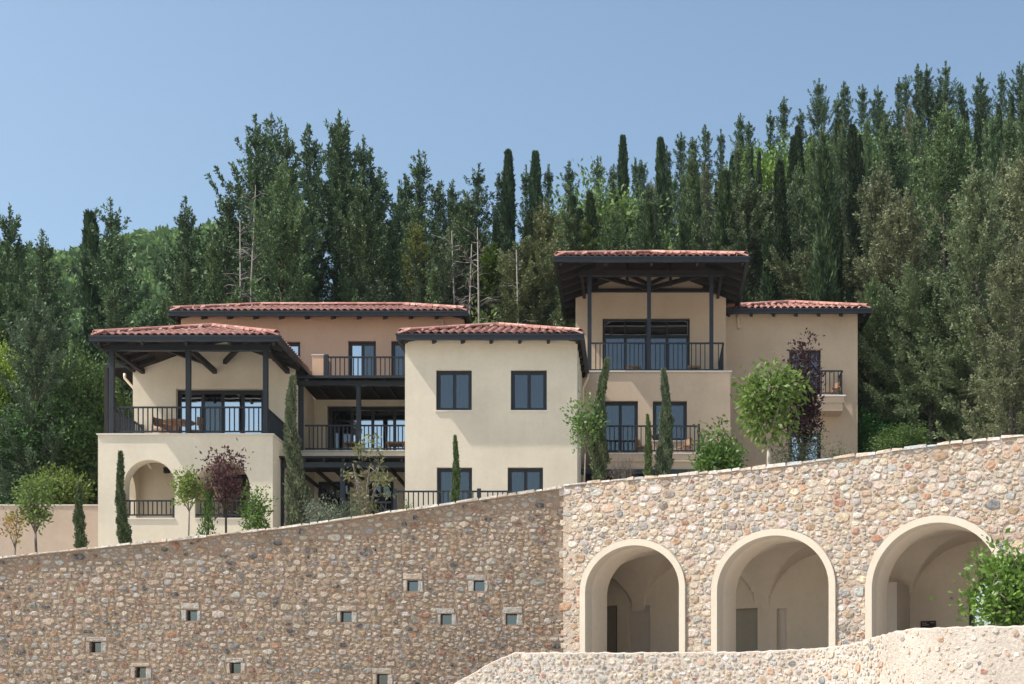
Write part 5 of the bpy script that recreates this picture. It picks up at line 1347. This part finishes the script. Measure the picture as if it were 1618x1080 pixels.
zones = (('on the left slope', 620), ('on the slope behind the middle roofs', 1180), ('on the right slope', 9999))
for ri_, (D0, sp_) in enumerate(rows):
    x = X(-70, D0) + rf.random() * 2
    while x < X(1690, D0):
        D = D0 + rf.uniform(-2, 2); px = CXP + x * FPX / D
        right = px > 1150
        ks = ['mid1', 'mid2', 'wide2', 'col1', 'col2', 'olive2', 'tall', 'wide1', 'hill1', 'mid3', 'wide3'] 
        wt = [2.0, 3, .6, 6, 6, 1.6, .8, .1, .8, 3.5, .3] if px > 640 else [1.5, 1, 3, .3, .3, 1.2, 1, 4, .4, 1, 3]
        if D < 64 and px > 1330: wt = [0.5, 0.5, 0, 0, 0, 5, 4, 0, 0, 0, 0]
        k = rf.choices(ks, wt)[0]; (ms, H0) = PR[k]
        j = rf.uniform(.78, 1.35); g_ = rf.uniform(0, 1)
        for _try in range(12):
            if forest_label(k, j, g_, px, D, ri_) not in LAST: break
            k = rf.choices(ks, [w_ + .15 for w_ in wt])[0]; (ms, H0) = PR[k]
        z0 = terrain(x, D) - .3; H = H0 * rf.uniform(.72, 1.08)
        if k == 'hill1': H = 8 * rf.uniform(.8, 1.2)
        top = HZP - (z0 + H - CAMZ) * FPX / D; lim = max(sky_at(px - 8), sky_at(px + 8)) + rf.uniform(14, 55)
        if top < lim: H = Z(lim, D) - z0
        if H > 4.5:
            s = H / H0; ws = min(1.15, max(.6, s)) * rf.uniform(.75, 1.0) * (.68 if px > 980 and D > 66 and k not in ('col1', 'hill1') else 1); LAST[forest_label(k, j, g_, px, D, ri_)] = 1
            tn = (j * (1 + .22 * g_), j * (1 + .08 * g_), j * (.98 + .02 * g_))
            if k[0] == 'c': tn = tuple(q * .72 for q in tn)
            zn = [z for z, lim_ in zones if px < lim_][0]
            what = {'c': 'narrow column cypress', 'm': 'slender dark conifer', 'w': 'broad dark conifer', 'o': 'olive green feathery conifer', 't': 'tall conifer with bare lower trunk', 'h': 'round leafy tree'}[k[0]]
            nm = {'c': 'cypress_tree', 'h': 'leafy_tree'}.get(k[0], 'conifer_tree')
            t = put(nm, what + ' among the dense forest ' + zn, 'tree', ms, (x, D, z0), rf.uniform(0, 6.28), (ws, ws, s), tn, what + 's massed ' + zn); t['label'] = forest_label(k, j, g_, px, D, ri_); cnt += 1
        x += sp_ * rf.uniform(.7, 1.35) * (.72 if px > 980 and D0 > 68 else 1)

# near trees with a look of their own
near = [
 ('olive2', 60, 470, 53, 'pale grey green feathery conifer low at the left edge beside the house', (.62, .80, .78)),
 ('olive2', 1548, 262, 52, 'big brownish green conifer rising at the right edge', (1.05, 1.12, 1.0)),
 ('olive1', 1470, 430, 54.5, 'wide olive conifer right of the right wing', (.85, .98, .85)),
 ('olive2', 1600, 380, 50, 'brownish conifer cut by the right edge', (1.05, 1.0, .95)),
 ('olive2', 1420, 300, 58, 'sparse greyish conifer behind the right wing roof', (1.25, 1.15, 1.1)),
 ('olive1', 1290, 395, 62, 'olive conifer just above the right wing roof', (.95, .95, .85)),
 ('olive2', 855, 320, 62, 'yellowish sparse conifer above the gap left of the big roof', (1.15, 1.05, .8)),
 ('olive1', 690, 400, 60, 'dark shaggy tree behind the central roof', (.6, .7, .7)),
 ('olive1', 840, 385, 59, 'bushy olive tree touching the left eave of the big roof', (1.0, 1.0, .8)),
 ('olive1', 1180, 300, 68, 'shaggy olive conifer behind the right end of the big roof', (.8, .9, .8)),
 ('hill1', 955, 285, 84, 'round light green tree among the spires above the big roof', (1.25, 1.2, 1.0)),
 ('hill1', 1225, 222, 98, 'bright yellow green crown on the right slope', (1.5, 1.5, .9)),
 ('hill1', 1390, 210, 96, 'light green round tree below the ridge', (1.05, 1.1, .9)),
]
for k, px, tp, D, lb, tn in near: tree_at(k, px, tp, D, lb, tint=tn, name='leafy_tree' if k == 'hill1' else 'conifer_tree')
def place_small(kind, px, tp, D, H, lb, tn, name, cat='tree', w=None):
    ms, H0 = PR[kind]; s = H / H0; w = w or s; put(name, lb, cat, ms, (X(px, D), D, Z(tp, D) - H), rnd.uniform(0, 6), (w, w, s), tn)
place_small('young', 661, 355, 60, 7.0, 'narrow yellow green young conifer behind the central roof', (1, 1, 1), 'young_pine')
place_small('young', 770, 385, 60, 6.0, 'yellow green young pine above the gap between the roofs', (.6, .8, .5), 'young_pine', w=.95)
place_small('young', 920, 350, 66, 6.0, 'bright green young pine just above the left end of the big roof', (.9, 1, .8), 'young_pine', w=.95)
place_small('hill1', 1385, 640, 55, 3.6, 'round dark green shrub beside the right wing', (.42, .75, .55), 'shrub', 'shrub', w=.33)
place_small('hill1', 1425, 668, 53, 2.6, 'low green shrub right of the round dark one', (.8, .85, .7), 'shrub', 'shrub', w=.34)
place_small('hill1', 1475, 655, 58, 3.4, 'dim green shrub in the shade under the wide olive conifer', (.5, .6, .5), 'shrub', 'shrub', w=.36)
place_small('hill1', 15, 535, 56, 5.5, 'yellow green leafy tree at the far left edge', (2.2, 1.9, .9), 'leafy_tree', 'tree', w=.42)
place_small('hill1', 130, 545, 55, 7.0, 'mixed green leafy tree against the left house', (.9, .95, .8), 'leafy_tree', 'tree', w=.5)
place_small('hill1', 95, 610, 54, 5.5, 'low leafy tree behind the beige wall', (.7, .9, .7), 'leafy_tree', 'tree', w=.55)
place_small('hill1', 40, 640, 54, 5.0, 'dark leafy tree behind the beige wall at the left edge', (.5, .7, .55), 'leafy_tree', 'tree', w=.55)
BT = bare_tree(5, 9)
for px, tp, D, lb in ((400, 292, 62.5, 'grey dead trunk with bare side branches in the tall clump'), (378, 345, 62, 'thin dead trunk left of the grey dead one in the tall clump'), (718, 365, 59, 'left bare trunk in the gap above the central roof'), (741, 385, 58.5, 'middle bare trunk in the gap above the central roof'), (758, 360, 58, 'right bare trunk in the gap above the central roof'), (820, 395, 57.8, 'forked dead trunk above the gap near the big roof')):
    t = put('dead_tree', lb, 'dead tree', (None, BT), (X(px, D), D, Z(tp, D) - 9), rnd.uniform(0, 6), (1, 1, 1)); 
for i, (px, tp) in enumerate(((1378, 440), (1396, 470), (1412, 425), (1428, 455), (1442, 405), (1503, 470))):
    tree_at('tall', px, tp, 55.5 + (i * 1.7) % 4, ('slim bare trunked conifer next to the right wing', 'second bare trunked conifer from the right wing', 'bare trunked conifer third from the right wing', 'bare trunked conifer fourth from the right wing', 'bare trunked conifer fifth from the right wing', 'bare trunked conifer low under the brown green conifer')[i], tint=(1.5, 1.35, 1.2), w=.8)

# distant wooded hill at the left: one mass of round crowns
rg = np.random.default_rng(500); P, Dv, T, L = [], [], [], []
for k in range(700):
    D = rg.uniform(118, 235); px = rg.uniform(-120, 420); x = X(px, D); z = terrain(x, D)
    r_ = rg.uniform(2.6, 4.6); top = HZP - (z + r_ * 1.8 - CAMZ) * FPX / D
    lim = lerp(px, [-120, 60, 100, 130, 170, 230, 260, 420], [380, 392, 398, 392, 382, 358, 360, 340])
    if top < lim: z -= (lim - top) * D / FPX * 1.0
    n = 420; u = norm(rg.normal(size=(n, 3))); u[:, 2] = np.abs(u[:, 2]) * 1.1 - .15
    lump = 1 + .18 * np.sin(u[:, 0] * 5 + k) * np.sin(u[:, 2] * 6 + k * 2)
    P.append(np.array([x, D, z + r_ * .55]) + u * (r_ * lump * rg.uniform(.75, 1.05, n))[:, None]); Dv.append(norm(u * .6 + rg.normal(size=(n, 3)) * .7))
    T.append(np.full(n, rg.uniform(0, .8)) + rg.normal(0, .15, n)); L.append(np.full(n, .95) * rg.uniform(.6, 1.3, n))
P, Dv, T, L = map(np.concatenate, (P, Dv, T, L))
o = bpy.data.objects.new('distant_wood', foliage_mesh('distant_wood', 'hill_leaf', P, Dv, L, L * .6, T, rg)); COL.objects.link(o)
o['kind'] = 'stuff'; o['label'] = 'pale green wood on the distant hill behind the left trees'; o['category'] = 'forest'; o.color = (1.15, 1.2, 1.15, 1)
# undergrowth on the slope: one mass
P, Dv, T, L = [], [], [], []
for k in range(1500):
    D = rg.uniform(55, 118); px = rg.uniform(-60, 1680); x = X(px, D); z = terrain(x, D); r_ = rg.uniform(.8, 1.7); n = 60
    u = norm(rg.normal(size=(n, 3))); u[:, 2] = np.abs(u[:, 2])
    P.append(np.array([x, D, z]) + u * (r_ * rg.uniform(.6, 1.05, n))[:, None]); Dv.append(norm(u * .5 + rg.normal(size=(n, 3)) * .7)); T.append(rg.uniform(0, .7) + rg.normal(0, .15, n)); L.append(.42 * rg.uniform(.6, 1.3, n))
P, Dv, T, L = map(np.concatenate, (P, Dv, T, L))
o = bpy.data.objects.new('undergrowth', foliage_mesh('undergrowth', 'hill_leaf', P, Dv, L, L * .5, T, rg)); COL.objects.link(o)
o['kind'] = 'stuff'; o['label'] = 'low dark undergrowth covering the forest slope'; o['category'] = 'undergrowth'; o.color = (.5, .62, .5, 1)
print('forest fill', cnt, 'objects', len(bpy.data.objects))

hb = MB().box(-310, 230, -40, 330, -1.2, 150).build('haze', hz, None, kind='stuff')
